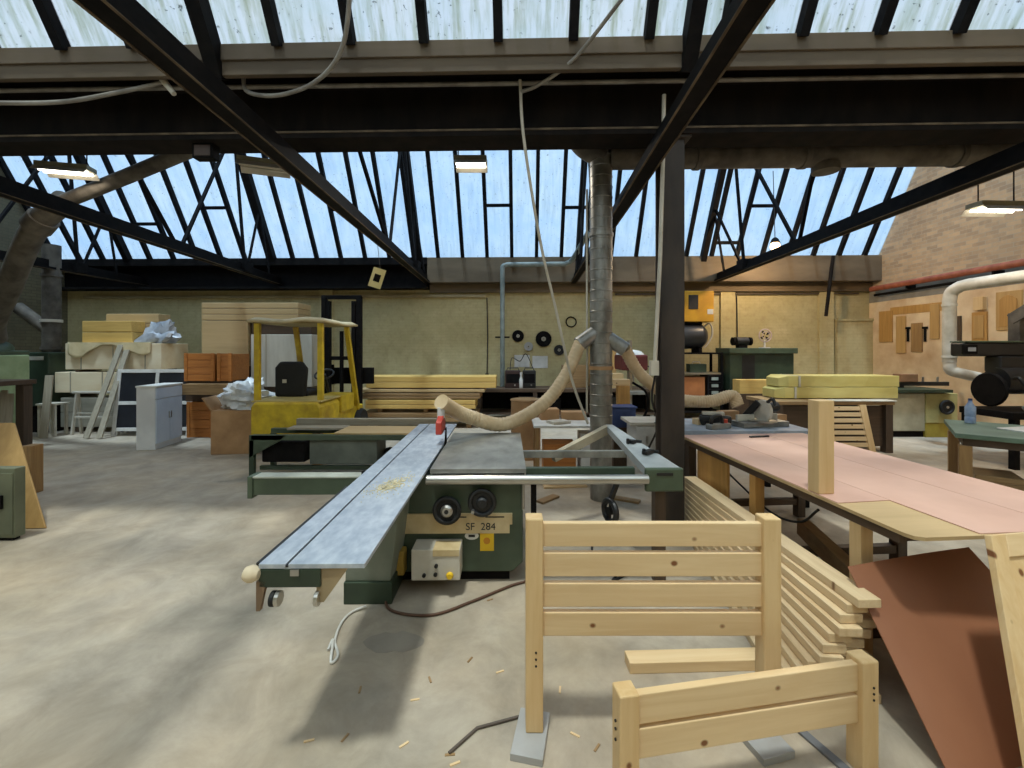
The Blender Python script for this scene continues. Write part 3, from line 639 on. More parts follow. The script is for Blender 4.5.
# orange crates
def crate(label, x, y, z, L, D, Hh, m, group):
    r = thing('wooden_crate', label, 'crate', (x,y,z), 0, group); n = 4
    MB().box(-L/2+.02,L/2-.02,-D/2+.02,D/2-.02,.01,Hh-.02).build('body',m,r)
    for k in range(n): MB().box(-L/2,L/2,-D/2,-D/2+.02,Hh*k/n+.006,Hh*(k+1)/n-.006).build('slat',m,r,.003)
    for s_ in (-1,1): MB().box(s_*(L/2-.04)-.03,s_*(L/2-.04)+.03,-D/2-.012,-D/2,0,Hh).build('batten',m,r,.003)
    return r
crate('orange wooden crate standing on the floor, lowest beside the white cabinet',-6.10,8.7,0,.52,.6,.70,orange_x,'orange wooden crates')
crate('orange wooden crate on top of the stack behind the white plastic bag, left of two',-6.11,8.7,1.10,.60,.6,.55,orange_x,'orange wooden crates')
crate('narrow orange wooden crate on top of the stack, right of two',-5.63,8.72,1.10,.30,.6,.55,orange_x,'orange wooden crates')
bxo('timber_rack','dark brown timber rack carrying the two upper orange crates','rack',(-5.95,8.72,.70),(.90,.58,.40),dark_x)
bxo('plank','thick pinkish plank lying across the dark rack towards the forklift','plank',(-5.55,8.28,.86),(1.45,.2,.2),old_x)
bxo('timber_trestle','rough timber trestle block under the thick pinkish plank','trestle',(-4.95,8.28,0),(.2,.2,.86),dark_z)
# big sheet pack
pack('broad tan plywood pack behind the orange crates, under thinner sheets', -6.75,-5.75,9.35,9.95,1.35,2.35, ply_x,'plywood and board packs',0,1)
pack('thin tan plywood sheets laid across the top behind the forklift roof', -6.75,-4.65,9.35,9.95,2.355,2.74, ply_x,'plywood and board packs',0,3)
pack('pack of upright white boards standing behind the forklift seat', -5.70,-4.36,9.38,9.9,.9,2.05, MC['white_primed_boards'],'plywood and board packs',2,1)
bxo('packing_block','brown packing timber between the white boards and the plywood sheets','block',(-5.03,9.64,2.052),(1.3,.5,.30),dark_x)
bxo('board_rack','dark rack holding the broad tan plywood pack off the floor','rack',(-6.27,9.65,0),(.92,.56,1.35),dark_x)
bxo('board_rack','dark rack holding the upright white boards','rack',(-5.03,9.65,0),(1.25,.46,.9),dark_x)
# cardboard box with white bag
r = thing('cardboard_box','tall cardboard box on the floor left of the forklift','box',(-4.62,7.42,0),.12)
MB().box(-.36,.36,-.34,.34,0,.72).build('body',card,r,.01)
MB().hexa([(-.36,-.34,.72),(-.33,-.34,.72),(-.33,.34,.72),(-.36,.34,.72),(-.5,-.34,.93),(-.47,-.34,.93),(-.47,.34,.93),(-.5,.34,.93)]).build('flap',card,r)
one('plastic_bag','crumpled white plastic bag bulging out of the cardboard box','bag',MB().blob((0,0,0),(.38,.34,.26),4,.5,2.6,34,20,-.16),plastic_bag,(-4.56,7.4,.885),smooth=True)
# forklift ------------------------------------------------------------
fk = thing('forklift','yellow forklift truck seen from behind with a pale cover on its roof','forklift',(-3.53,6.75,0))
w = MB().prism([(x,-.05,z) for x,z in ((-.55,.28),(.55,.28),(.55,.82),(.50,.90),(-.50,.90),(-.55,.82))],(0,.75,0)); w.build('counterweight',yellow_m,fk,.03)
MB().box(-.5,.5,.7,2.0,.32,.62).build('chassis',yellow_m,fk,.02); MB().box(.10,.56,.75,1.35,.62,.92).build('battery_cover',yellow_m,fk,.02)
MB().box(-.55,.55,-.02,.72,.90,.925).build('deck',mat('worn_cream_edge',(206,186,120),(170,150,90)),fk,.004)
for x in (-.5,.5): MB().beam((x,.06,.9),(x,.06,2.16),.085,.07).build('guard_post',yellow_m,fk,.008)
for x in (-.5,.5): MB().beam((x,1.72,.45),(x*.94,1.2,2.14),.085,.07).build('guard_post',yellow_m,fk,.008)
MB().box(-.56,.56,.0,1.32,2.14,2.19).build('guard_roof',mat('dirty_beam_yellow',(176,160,104),(140,124,80)),fk,.01)
w = MB(); vs = []; fs = []; N = 14
for i in range(N+1):
    for j in range(N+1):
        a, c = i/N, j/N; z = 2.235+.03*mnoise.noise(Vector((a*3,c*3,.4)))-.05*math.exp(-((a-.5)**2+(c-.5)**2)*8)
        if min(a,c,1-a,1-c) < .01: z -= .055
        vs.append((-.62+1.24*a, -.06+1.44*c, z))
for i in range(N):
    for j in range(N): k = i*(N+1)+j; fs.append((k,k+1,k+N+2,k+N+1))
w.add(vs,fs); cv = w.build('roof_cover',mat('dusty_cover_sheet',(214,198,158),(182,164,124),3),fk,smooth=True); cv.modifiers.new('s','SOLIDIFY').thickness=.03
MB().prism([(-.48,.50,.925),(.02,.50,.925),(.06,.50,1.40),(-.03,.50,1.52),(-.40,.50,1.52),(-.48,.50,1.42)],(0,.12,0)).build('seat_back',rubber,fk,.04)
MB().box(-.46,.04,.6,1.1,.925,1.02).build('seat',rubber,fk,.03); MB().box(-.34,-.27,.494,.5,1.16,1.22).build('seat_badge',offwhite,fk)
MB().torus((-.05,1.45,1.25),(0,-.5,.86),.17,.018).build('steering_wheel',black_m,fk,smooth=True); MB().cyl((-.05,1.45,1.25),(-.05,1.75,.7),.03).build('steering_column',black_m,fk)
for x in (-.36,.36):
    MB().box(x-.05,x+.05,2.12,2.24,.06,2.82).build('mast_rail',steel_dark,fk,.006); MB().box(x*.72-.04,x*.72+.04,2.10,2.2,.1,2.72).build('mast_rail',steel_dark,fk,.006)
MB().box(-.41,.41,2.13,2.2,2.76,2.84).build('mast_crossbar',steel_dark,fk,.006); MB().box(-.38,.38,2.13,2.2,1.5,1.58).build('mast_crossbar',steel_dark,fk,.006)
MB().cyl((0,2.16,.1),(0,2.16,2.1),.04).build('lift_cylinder',steel_dark,fk,smooth=True)
MB().box(-.5,.62,2.26,2.34,1.0,1.34).build('fork_carriage',steel_dark,fk,.006)
for x in (-.3,.3): MB().box(x-.06,x+.06,2.3,2.62,.98,1.02).box(x-.06,x+.06,2.34,2.38,.98,1.4).build('fork',steel_dark,fk,.006)
for x in (-.5,.5): MB().lathe([(.1,-.1),(.26,-.1),(.28,-.06),(.28,.06),(.26,.1),(.1,.1)],(x,1.75,.28),(1,0,0)).build('wheel',rubber,fk,smooth=True)
for x in (-.42,.42): MB().lathe([(.1,-.08),(.20,-.08),(.22,-.05),(.22,.05),(.20,.08),(.1,.08)],(x,.4,.22),(1,0,0)).build('wheel',rubber,fk,smooth=True)
MB().lathe([(.05,0),(.06,.02),(.03,.05)],(.36,.74,.77),(0,-1,0)).build('filler_cap',black_m,fk,smooth=True)
# low green machine trolley in front of the forklift
tr = thing('machine_trolley','low green machine frame on wheels between the saw and the forklift','trolley',(-2.35,5.95,0))
MB().box(-1.1,1.1,-.28,-.20,.53,.60).box(-1.1,1.1,.2,.28,.53,.60).build('side_rail',green_m,tr,.006)
MB().prism([(-1.12,-.28,.60),(-.62,-.28,.60),(-.72,-.28,.52),(-1.12,-.28,.30)],(0,.03,0)).build('gusset_plate',green_m,tr,.004)
for x, y in ((-1.09,-.25),(-1.09,.25),(.9,-.25),(.9,.25)): MB().box(x-.03,x+.03,y-.03,y+.03,.04,.53).build('leg',green_d,tr)
MB().box(-.35,.55,-.22,.2,.20,.52).build('motor_box',mat('grey_green_box',(112,118,108),(84,90,82),3),tr,.01)
MB().box(-1.0,-.42,-.2,.2,.22,.50).build('engine_block',steel_dark,tr,.02)
m = MB()
MB().lathe([(.03,-.05),(.16,-.05),(.17,0),(.16,.05),(.03,.05)],(.78,-.12,.18),(1,0,0)).build('wheel',rubber,tr,smooth=True)
MB().lathe([(.03,-.05),(.16,-.05),(.17,0),(.16,.05),(.03,.05)],(.62,.12,.18),(1,0,0)).build('wheel',rubber,tr,smooth=True)
MB().beam((-1.0,-.22,.16),(.95,-.22,.16),.05,.05).build('lower_rail',green_d,tr)
bxo('board','pale tan board lying on the low green machine frame','board',(-1.83,5.95,.601),(1.05,.52,.025),ply_x,-.03)
bxo('board','grey board lying behind on the low green machine frame','board',(-2.75,6.12,.601),(.8,.22,.03),greywood_x,.02)
bxo('long_timber','long grey pinkish timber lying on blocks behind the green machine frame','timber',(-2.1,6.42,.60),(2.2,.09,.10),greywood_x)
for x in (-2.9,-1.3): bxo('timber_block','timber block under the long grey timber by the forklift','block',(x,6.42,0),(.12,.1,.60),old_z,0,'blocks under the grey timber')
bxo('yellow_block','short yellow timber block on the floor at the right of the trolley','block',(-1.28,6.31,0),(.4,.1,.42),yel_x,0.05)
# long timbers behind
Yt = 9.35
for i, (x0, x1, z0, z1, m, lab) in enumerate(((-3.3,-.75,.14,.34,old_x,'brown long timbers at the bottom of the stack right of the forklift'),(-3.2,-.8,.42,.62,yel_x,'yellow long timbers in the middle of the stack right of the forklift'),
        (-3.3,-.7,.635,.76,old_x,'reddish brown long planks under the pale boards right of the forklift'),(-3.4,-.6,.775,.85,ply_x,'thin pale long boards near the top of the stack right of the forklift'),(-3.2,-.35,.87,1.13,yel_x,'yellow wrapped long timbers topmost of the stack right of the forklift'))):
    pack(lab, x0,x1,Yt+.02*i,Yt+.7,z0,z1,m,'long timbers right of the forklift',0,1 if i in (3,) else 2)
for x in (-2.9,-1.9,-.95):
    for z, h in ((0,.138),(.342,.077)): bxo('bearer','short bearer under the long timbers right of the forklift','bearer',(x,Yt+.4,z),(.1,.6,h),old_x,0,'bearers of the long timber stack')
# far left machines, bench and nearest boards
r = thing('planing_machine','light green machine with a black recess at the far left edge','machine',(-9.74,8.1,0))
MB().box(-.5,.22,-.4,.4,0,1.62).build('body',green_l,r,.03); MB().box(-.5,.2,-.42,.42,1.62,1.70).build('cap',green_m,r,.02)
MB().blob((-.15,0,1.70),(.34,.36,.22),2,.05,1,24,12,0.0).build('hood',green_m,r,smooth=True); MB().box(-.12,.12,-.412,-.4,1.15,1.38).build('recess',black_m,r)
r = thing('machine_cabinet','dark green machine cabinet under the dusty left-hand duct','machine',(-10.06,9.2,0))
MB().box(-.5,.52,-.35,.35,.55,1.66).build('body',green_d,r,.02); MB().box(-.45,.47,-.3,.3,0,.55).build('base',steel_dark,r); MB().box(.1,.42,-.356,-.35,1.5,1.58).build('name_plate',offwhite,r)
r = thing('bench','dark heavy workbench at the left edge of the picture','workbench',(-8.95,7.2,0))
MB().box(-.9,.55,-.4,.4,1.12,1.2).build('bench_top',dark_x,r,.006)
for x in (-.8,.44):
    for y in (-.3,.3): MB().box(x-.07,x+.07,y-.07,y+.07,0,1.12).build('leg',dark_z,r)
MB().box(-.8,.44,-.3,.3,.1,.14).build('shelf',dark_x,r)
for i, x in enumerate((-.02,.08,.17,.26)):
    one('board_offcut','weathered board standing upright under the dark bench at the left edge','wood offcut',MB().box(-.05,.05,-.01,.01,0,.82+.03*(i % 3)),greywood_z,(-8.95+x,7.36+.015*i,.142),0,'upright boards under the dark bench',rot=(math.radians(-4),0,.05*i))
w = MB(); q = [Vector(p) for p in ((-5.5,4.12,0),(-4.52,4.18,0),(-5.22,4.52,.96),(-5.75,4.50,.96))]; n_ = (q[1]-q[0]).cross(q[3]-q[0]).normalized()*.02
w.hexa([p for p in q]+[p+n_ for p in q]); one('plywood_offcut','tapered plywood offcut leaning at the left edge of the picture','board',w,ply_z,bv=.002)
r = thing('metal_cupboard','low dull green metal cupboard at the left edge in front of the plywood offcut','cupboard',(-4.9,3.98,0))
MB().box(-.5,.40,-.09,.0,.03,.66).build('body',mat('dull_green_metal',(112,116,92),(92,96,76),3),r,.006); MB().box(-.1,.39,-.10,-.09,.06,.62).build('door',mat('dull_green_metal',(112,116,92)),r,.004)
MB().box(-.46,.36,-.07,-.01,0,.03).build('plinth',steel_dark,r); MB().box(.28,.31,-.12,-.10,.3,.42).build('handle',steel_dark,r)
bxo('timber_block','reddish brown timber block standing on the floor behind the plywood offcut','block',(-5.80,5.2,0),(.12,.14,.58),old_z)
# ================================================================== far wall bench, machines, right-hand side
bb = thing('workbench','long brown workbench against the far wall below the saw blades','workbench',(1.15,10.6,0))
MB().box(-2.05,2.4,-.4,.4,.70,.78).build('bench_top',dark_x,bb,.005); MB().box(-2.0,2.36,-.36,.36,.16,.2).build('shelf',dark_x,bb); MB().box(-2.0,2.36,.37,.39,.2,.70).build('shade_backing',steel_dark,bb)  # dark sheet added at the back so the space underneath looks shaded
for x in (-1.95,-.6,.8,2.3):
    for y in (-.34,.34): MB().box(x-.05,x+.05,y-.05,y+.05,0,.70).build('leg',dark_z,bb)
for i, (x, wd_, hh, m, lab) in enumerate(((-.62,.42,.36,black_m,'black box under the far wall bench, leftmost of three'),(-.0,.34,.3,steel_dark,'black box under the far wall bench, middle of three'),(1.5,.6,.34,black_m,'black box under the far wall bench, rightmost of three'))):
    r = thing('storage_box',lab,'box',(1.0+x,10.5,.2),0,'dark boxes under the bench'); MB().box(-wd_/2,wd_/2,-.2,.2,0,hh).build('body',m,r,.01); MB().box(-wd_/2-.01,wd_/2+.01,-.21,.21,hh,hh+.03).build('lid',m,r,.005)
one('plastic_bag','small white bag on the shelf under the far wall bench','bag',MB().blob((0,0,0),(.16,.14,.12),8,.4,2,20,12,-.08),plastic_bag,(.66,10.45,.282),smooth=True)
def radio(label, x, wd_, m):
    r = thing('charger_unit',label,'charger',(x,10.55,.78)); MB().box(-wd_/2,wd_/2,-.12,.12,0,.42).build('body',m,r,.015); MB().box(-wd_/2+.03,wd_/2-.03,-.124,-.12,.12,.34).build('front_panel',steel_dark,r)
    MB().tube([(-wd_/2+.04,0,.42),(-wd_/2+.06,0,.48),(wd_/2-.06,0,.48),(wd_/2-.04,0,.42)],.012).build('handle',black_m,r); MB().cyl((.05,-.125,.07),(.05,-.14,.07),.02).build('knob',chrome,r)
radio('dark red brown tool charger on the far wall bench, left of the white bottle', .02,.38, mat('red_brown_plastic',(66,40,34),(48,30,26)))
radio('black tool charger on the far wall bench, right of the white bottle', .42,.32, black_m)
one('spray_bottle','white spray bottle between the two chargers on the far wall bench','bottle',MB().lathe([(.04,0),(.045,.02),(.045,.2),(.02,.27),(.018,.32),(.03,.33),(.03,.38)],seg=14),white_m,(.22,10.42,.78),smooth=True)
one('wire_coil','loops of dark wire rising from the chargers on the far wall bench','wire',MB().tube(spline([(-.05,10.6,1.2),(-.0,10.75,1.5),(.2,10.8,1.42),(.35,10.75,1.6),(.52,10.65,1.25)]),.01),dcable,smooth=True)
def wallpt(px, py): # a point on the face of the far wall
    d = Vector(((px-CX)/F,1,0)); v_ = VF/(d.x*SA+d.y*CA); return P(px,py,v_-.0)
for px, py, r_, m, lab, grp in ((518,336,.16,steel_dark,'dark circular saw blade hanging on the far wall, leftmost one',1),(543.5,339,.215,steel_dark,'largest circular saw blade hanging on the far wall',1),(528.5,346.5,.12,MC['grey_faced_board'] if 'grey_faced_board' in MC else chrome,'small brownish saw blade between the two larger ones on the far wall',1),(559,350,.14,rubber,'black saw blade hanging lowest on the far wall near the hose',1)):
    p = wallpt(px,py); mb = MB(); n = 36; pf = []
    for k in range(n): pf += [(r_*math.cos(2*PI*k/n),0,r_*math.sin(2*PI*k/n)),(r_*.93*math.cos(2*PI*(k+.6)/n),0,r_*.93*math.sin(2*PI*(k+.6)/n))]
    r = thing('saw_blade',lab,'saw blade',p+Vector((0,-.035,0)),-VA,'saw blades on the far wall')
    MB().prism(pf,(0,.006,0)).build('blade',m,r); MB().cyl((0,-.002,0),(0,-.012,0),r_*.28,seg=20).build('collar',chrome,r); MB().cyl((0,-.02,0),(0,.03,0),.012).build('nail',steel_dark,r)
one('hanging_ring','thin metal ring hanging on the far wall above the other blades','ring',MB().torus((0,0,0),(0,1,0),.13,.015),steel_dark,wallpt(571,322)+Vector((0,-.02,0)),smooth=True)
one('paper_sheet','white paper sheet pinned to the far wall under the saw blades, left one','paper',MB().box(-.2,.2,0,.003,-.16,.16),white_m,wallpt(522,361)+Vector((0,-.006,0)),-VA,'papers on the far wall')
one('paper_sheet','white paper sheet pinned to the far wall under the saw blades, right one','paper',MB().box(-.2,.2,0,.003,-.16,.16),white_m,wallpt(540,362)+Vector((0,-.006,0)),-VA,'papers on the far wall')
# odds and ends on the bench right of the hose
bxo('tool_chest','brown wooden tool chest on the far wall bench behind the beige hose','chest',(1.55,10.7,.78),(.6,.35,.55),old_x)
bxo('wooden_box','pale wooden box on the far wall bench right of the tool chest','box',(2.35,10.6,.78),(.7,.4,.35),ply_x)
bxo('wooden_board','tan board leaning on the far wall above the pale wooden box','board',(2.3,10.95,.78),(.7,.04,.95),ply_z)
# fibre drum
r = thing('fibre_drum','brown fibre drum standing behind the saw under the hose','drum',(.22,6.9,0)); MB().lathe([(.23,0),(.24,.03),(.235,.9),(.245,.93)],seg=28).build('body',card,r,smooth=True); MB().torus((0,0,.92),(0,0,1),.238,.012,28,6).build('rim',old_x,r,smooth=True)
MB().lathe([(.225,.925),(.225,.935)],seg=28).build('lid',old_x,r)
# white topped table behind the saw
wt = thing('side_table','white topped table behind the saw beside the galvanised duct','table',(.78,5.85,0)); MB().box(-.5,.5,-.33,.33,.72,.75).build('tabletop',white_m,wt,.004)
for x in (-.45,.45):
    for y in (-.28,.28): MB().box(x-.025,x+.025,y-.025,y+.025,0,.72).build('leg',old_z,wt)
bxo('wooden_box','brown wooden box standing on the floor under the white topped table','box',(.62,5.75,0),(.42,.35,.5),orange_x); bxo('white_box','white box standing on the floor under the white topped table','box',(1.05,5.78,0),(.3,.3,.62),white_m)
bxo('cardboard_box','small cardboard box at the back of the white topped table, left one','box',(.52,6.06,.75),(.26,.2,.15),card,.1,'boxes on the white table'); bxo('cardboard_box','low cardboard box at the back of the white topped table, right one','box',(.86,6.06,.75),(.34,.2,.11),card,-.05,'boxes on the white table')
bxo('paper_stack','stack of white papers on the white topped table','papers',(.62,5.72,.75),(.26,.2,.035),offwhite,.5,None,.002)
# behind the column: press drill, jig, blue crate, white cupboard
dp = thing('pillar_drill','dark red pillar drill with a white cap left of the steel column','drill',(2.35,8.6,0))
MB().cyl((0,0,.03),(0,0,1.9),.05).build('column',chrome,dp,smooth=True); MB().box(-.25,.25,-.3,.2,0,.06).build('base',steel_dark,dp,.01); MB().box(-.26,.24,-.42,.2,1.32,1.62).build('head',mat('dark_red_enamel',(112,44,38),(84,34,30)),dp,.03)
MB().blob((-.02,-.1,1.62),(.27,.3,.1),3,.05,1,24,10,0.0).build('belt_cover',white_m,dp,smooth=True); MB().box(-.2,.2,-.42,.0,.86,.92).build('drill_table',iron,dp,.005); MB().cyl((0,-.28,1.32),(0,-.28,1.1),.035,.015).build('chuck',chrome,dp)
MB().tube([(.24,-.2,1.42),(.36,-.3,1.36)],.012).build('feed_handle',black_m,dp)
jg = thing('timber_jig','tan timber jig with a curved clamp left of the steel column','jig',(1.78,6.9,0)); MB().box(-.09,.09,-.09,.09,0,1.15).build('upright',oak_z,jg,.006); MB().box(-.42,.35,-.15,.15,.55,.6).build('plate',old_x,jg,.005)
MB().box(-.4,.1,-.06,.06,1.15,1.25).build('arm',pine_x,jg,.005); MB().tube(spline([(.15,0,1.2),(.35,-.05,1.05),(.38,-.05,.8),(.3,-.05,.62)]),.02).build('clamp_bow',steel_dark,jg,smooth=True); MB().cyl((-.25,0,.6),(-.25,0,.85),.05).build('roller',rubber,jg)
cr = thing('plastic_crate','blue plastic crate behind the galvanised duct','crate',(1.62,6.35,.0)); MB().box(-.17,.17,-.14,.14,.6,.88).build('body',blue_m,cr,.01); MB().box(-.19,.19,-.16,.16,.88,.9).build('rim',blue_m,cr,.004); MB().box(-.15,.15,-.12,.12,0,.6).build('stand',dark_z,cr)
wc = thing('white_cupboard','white cupboard with pale worktop standing left of the steel column','cupboard',(1.9,5.85,0)); MB().box(-.28,.28,-.22,.22,.05,.74).build('body',white_m,wc,.004); MB().box(-.36,.32,-.25,.25,.74,.78).build('worktop',offwhite,wc,.004)
for x in (-.27,.005): d = MB().box(x,x+.265,-.235,-.22,.08,.72).build('door',white_m,wc,.003); MB().box(x+.12,x+.14,-.25,-.235,.5,.6).build('handle',chrome,d)
MB().box(-.26,.26,-.2,.2,0,.05).build('plinth',steel_dark,wc)
# side table with power tools at the far end of the pink bench
st_ = thing('tool_table','black edged grey table carrying power tools at the far end of the pink bench','table',(2.55,5.1,0)); MB().box(-.72,.75,-.42,.4,.80,.85).build('tabletop',mat('blue_grey_top',(176,184,194),(146,154,166)),st_,.004); MB().box(-.73,.76,-.43,.41,.79,.80).build('edge',black_m,st_)
for x in (-.66,.68):
    for y in (-.36,.34): MB().box(x-.03,x+.03,y-.03,y+.03,0,.79).build('leg',steel_dark,st_)
ms = thing('mitre_saw','grey and black mitre saw on the tool table beyond the pink bench','saw',(2.86,4.98,.85),.2)
MB().box(-.3,.3,-.12,.12,.0,.06).build('base',iron,ms,.008); MB().cyl((0,-.05,.06),(0,-.05,.075),.15,seg=26).build('turntable',chrome,ms,smooth=True); MB().box(-.27,-.04,.02,.05,.06,.13).box(.04,.27,.02,.05,.06,.13).build('fence',offwhite,ms,.003)
MB().beam((-.1,.12,.08),(-.02,-.02,.28),.06,.07).build('pivot_arm',black_m,ms,.006); MB().lathe([(.03,-.02),(.125,-.02),(.13,.0),(.125,.02),(.03,.02)],(0,-.06,.18),(1,0,0),26).build('blade_guard',offwhite,ms,smooth=True); MB().cyl((.03,-.04,.22),(.2,-.04,.22),.055).build('motor',black_m,ms,smooth=True); MB().tube(spline([(.0,-.12,.28),(.0,-.2,.33),(.0,-.24,.26)]),.018).build('handle',black_m,ms,smooth=True)
sa = thing('belt_sander','black and white belt sander lying left of the mitre saw','sander',(2.36,5.0,.85),-.3); MB().box(-.17,.17,-.05,.05,.03,.12).build('body',black_m,sa,.02); MB().box(-.14,.1,-.04,.04,.12,.16).build('handle',offwhite,sa,.012); 
for x in (-.13,.13): MB().cyl((x,-.045,.032),(x,.045,.032),.032).build('roller',rubber,sa,smooth=True)
dr = thing('power_planer','grey electric planer standing at the front of the tool table','planer',(2.30,4.79,.85),.4); MB().box(-.15,.15,-.045,.045,.0,.06).build('body',iron,dr,.012); MB().tube(spline([(-.11,0,.05),(-.09,0,.13),(.03,0,.14),(.06,0,.05)]),.02).build('handle',black_m,dr,smooth=True); MB().cyl((.11,0,.05),(.11,0,.1),.022).build('depth_knob',red_m,dr)
bxo('wood_offcut','pinkish wood offcut leaning beside the belt sander','wood offcut',(2.62,5.22,.85),(.24,.1,.14),card,.2)
bxo('steel_rule','black flat bar lying on the far edge of the pink bench','bar',BW(.75,2.25,.8463),(.22,.03,.015),black_m,.2)
# compressor and yellow cabinet
Yc = 10.55
cp = thing('air_compressor','black horizontal air compressor tank on the dark shelf right of the column','compressor',(4.25,Yc,1.64)); MB().lathe([(.05,-.5),(.2,-.47),(.30,-.36),(.31,-.3),(.31,.3),(.30,.36),(.2,.47),(.05,.5)],(0,0,.40),(1,0,0),30).build('tank',mat('black_tank',(46,50,56),(32,34,40),3,rough=.35),cp,smooth=True)
for x in (-.28,.28): MB().box(x-.04,x+.04,-.22,.22,0,.12).build('foot',steel_dark,cp)
MB().tube(spline([(.38,-.1,.6),(.55,-.12,.7),(.62,-.1,.45),(.5,-.1,.2),(.42,-.1,.12)]),.02).build('air_pipe',offwhite,cp,smooth=True); MB().box(-.3,.35,-.15,.15,.68,.74).build('top_plate',steel_dark,cp,.01)
yc = thing('dryer_unit','yellow boxy dryer unit on top of the black compressor tank','dryer',(4.40,Yc,2.38)); MB().box(-.42,.44,-.25,.25,.0,.74).build('body',mat('amber_enamel',(206,154,32),(180,130,26),3),yc,.015); MB().box(-.17,.06,-.258,-.25,.3,.64).build('control_panel',black_m,yc); MB().box(.28,.42,-.256,-.25,.18,.3).build('white_label',white_m,yc)
ds = thing('steel_shelving','dark steel shelving under the compressor right of the column','shelving',(4.35,Yc,0))
for z in (.2,.55,1.12,1.6): MB().box(-.72,.68,-.3,.3,z,z+.04).build('shelf',steel_dark if z != 1.12 else chrome,ds)
for x in (-.7,.66):
    for y in (-.28,.28): MB().box(x-.025,x+.025,y-.025,y+.025,0,1.63).build('upright',steel_dark,ds)
bxo('cardboard_box','orange brown cardboard box on the steel shelving below the compressor','box',(4.2,Yc-.02,.592),(.85,.45,.46),mat('orange_card',(188,122,72),(166,104,60)))
dw = thing('parts_drawers','small black drawer unit with pale labels at the right end of the steel shelving','drawer unit',(4.84,Yc-.02,.592)); MB().box(-.16,.16,-.26,.2,0,.52).build('body',black_m,dw,.006)
for k in range(3): d = MB().box(-.14,.14,-.275,-.26,.02+.165*k,.165+.165*k).build('drawer',steel_dark,dw,.003); MB().box(-.08,.08,-.279,-.275,.06+.165*k,.13+.165*k).build('label_holder',mat('pale_label',(176,186,176)),d)
for i, (x, m, lab) in enumerate(((3.95,steel_dark,'dark toolbox on the upper shelf under the compressor, left one'),(4.5,green_d,'green toolbox on the upper shelf under the compressor, right one'))):
    r = thing('toolbox',lab,'toolbox',(x,Yc-.05,1.162)); MB().box(-.2,.2,-.12,.12,0,.2).build('body',m,r,.008); MB().tube([(-.1,0,.2),(-.08,0,.25),(.08,0,.25),(.1,0,.2)],.012).build('handle',chrome,r)
# dark green cabinet with things on it
gc = thing('green_cabinet','dark green metal cabinet against the far wall right of the compressor','cabinet',(5.9,10.4,0)); MB().box(-.78,.72,-.3,.3,.75,1.62).build('body',green_d,gc,.01); MB().box(-.82,.78,-.36,.34,1.62,1.75).build('top_tray',green_m,gc,.01); MB().box(-.72,.66,-.26,.26,0,.75).build('stand',steel_dark,gc); MB().box(-.5,-.2,-.306,-.3,1.0,1.58).build('opening',black_m,gc)
mo = thing('bench_grinder','black bench grinder on top of the dark green cabinet','grinder',(5.5,10.3,1.75)); MB().cyl((-.14,0,.16),(.14,0,.16),.1).build('motor',black_m,mo,smooth=True); MB().box(-.1,.1,-.08,.08,0,.07).build('foot',steel_dark,mo)
for x in (-.2,.2): MB().cyl((x-.025,0,.16),(x+.025,0,.16),.1).build('wheel_guard',steel_dark,mo,smooth=True)
fn = thing('desk_fan','small pink and white fan on top of the dark green cabinet','fan',(6.05,10.3,1.75)); MB().cyl((0,0,0),(0,0,.02),.12).build('base',white_m,fn); MB().cyl((0,0,.02),(0,0,.2),.02).build('stem',white_m,fn); MB().torus((0,-.03,.3),(0,1,0),.15,.012).torus((0,-.06,.3),(0,1,0),.09,.008).build('cage',mat('pinkish_white',(214,190,186)),fn,smooth=True)
mb = MB()
for k in range(4): a = PI/2*k+.4; mb.hexa([(math.cos(a)*.02,-.03,.3+math.sin(a)*.02),(math.cos(a+.5)*.12,-.035,.3+math.sin(a+.5)*.12),(math.cos(a)*.13,-.03,.3+math.sin(a)*.13),(math.cos(a-.2)*.05,-.03,.3+math.sin(a-.2)*.05),(math.cos(a)*.02,-.02,.3+math.sin(a)*.02),(math.cos(a+.5)*.12,-.025,.3+math.sin(a+.5)*.12),(math.cos(a)*.13,-.02,.3+math.sin(a)*.13),(math.cos(a-.2)*.05,-.02,.3+math.sin(a-.2)*.05)])
mb.build('fan_blades',steel_dark,fn)
bxo('timber_bundle','yellow timber bundle on the floor stand in front of the dark green cabinet','lumber',(5.35,9.55,.75),(.75,.3,.30),yel_x); bxo('floor_stand','dark stand under the short yellow timber bundle','stand',(5.35,9.55,0),(.9,.35,.75),dark_x)
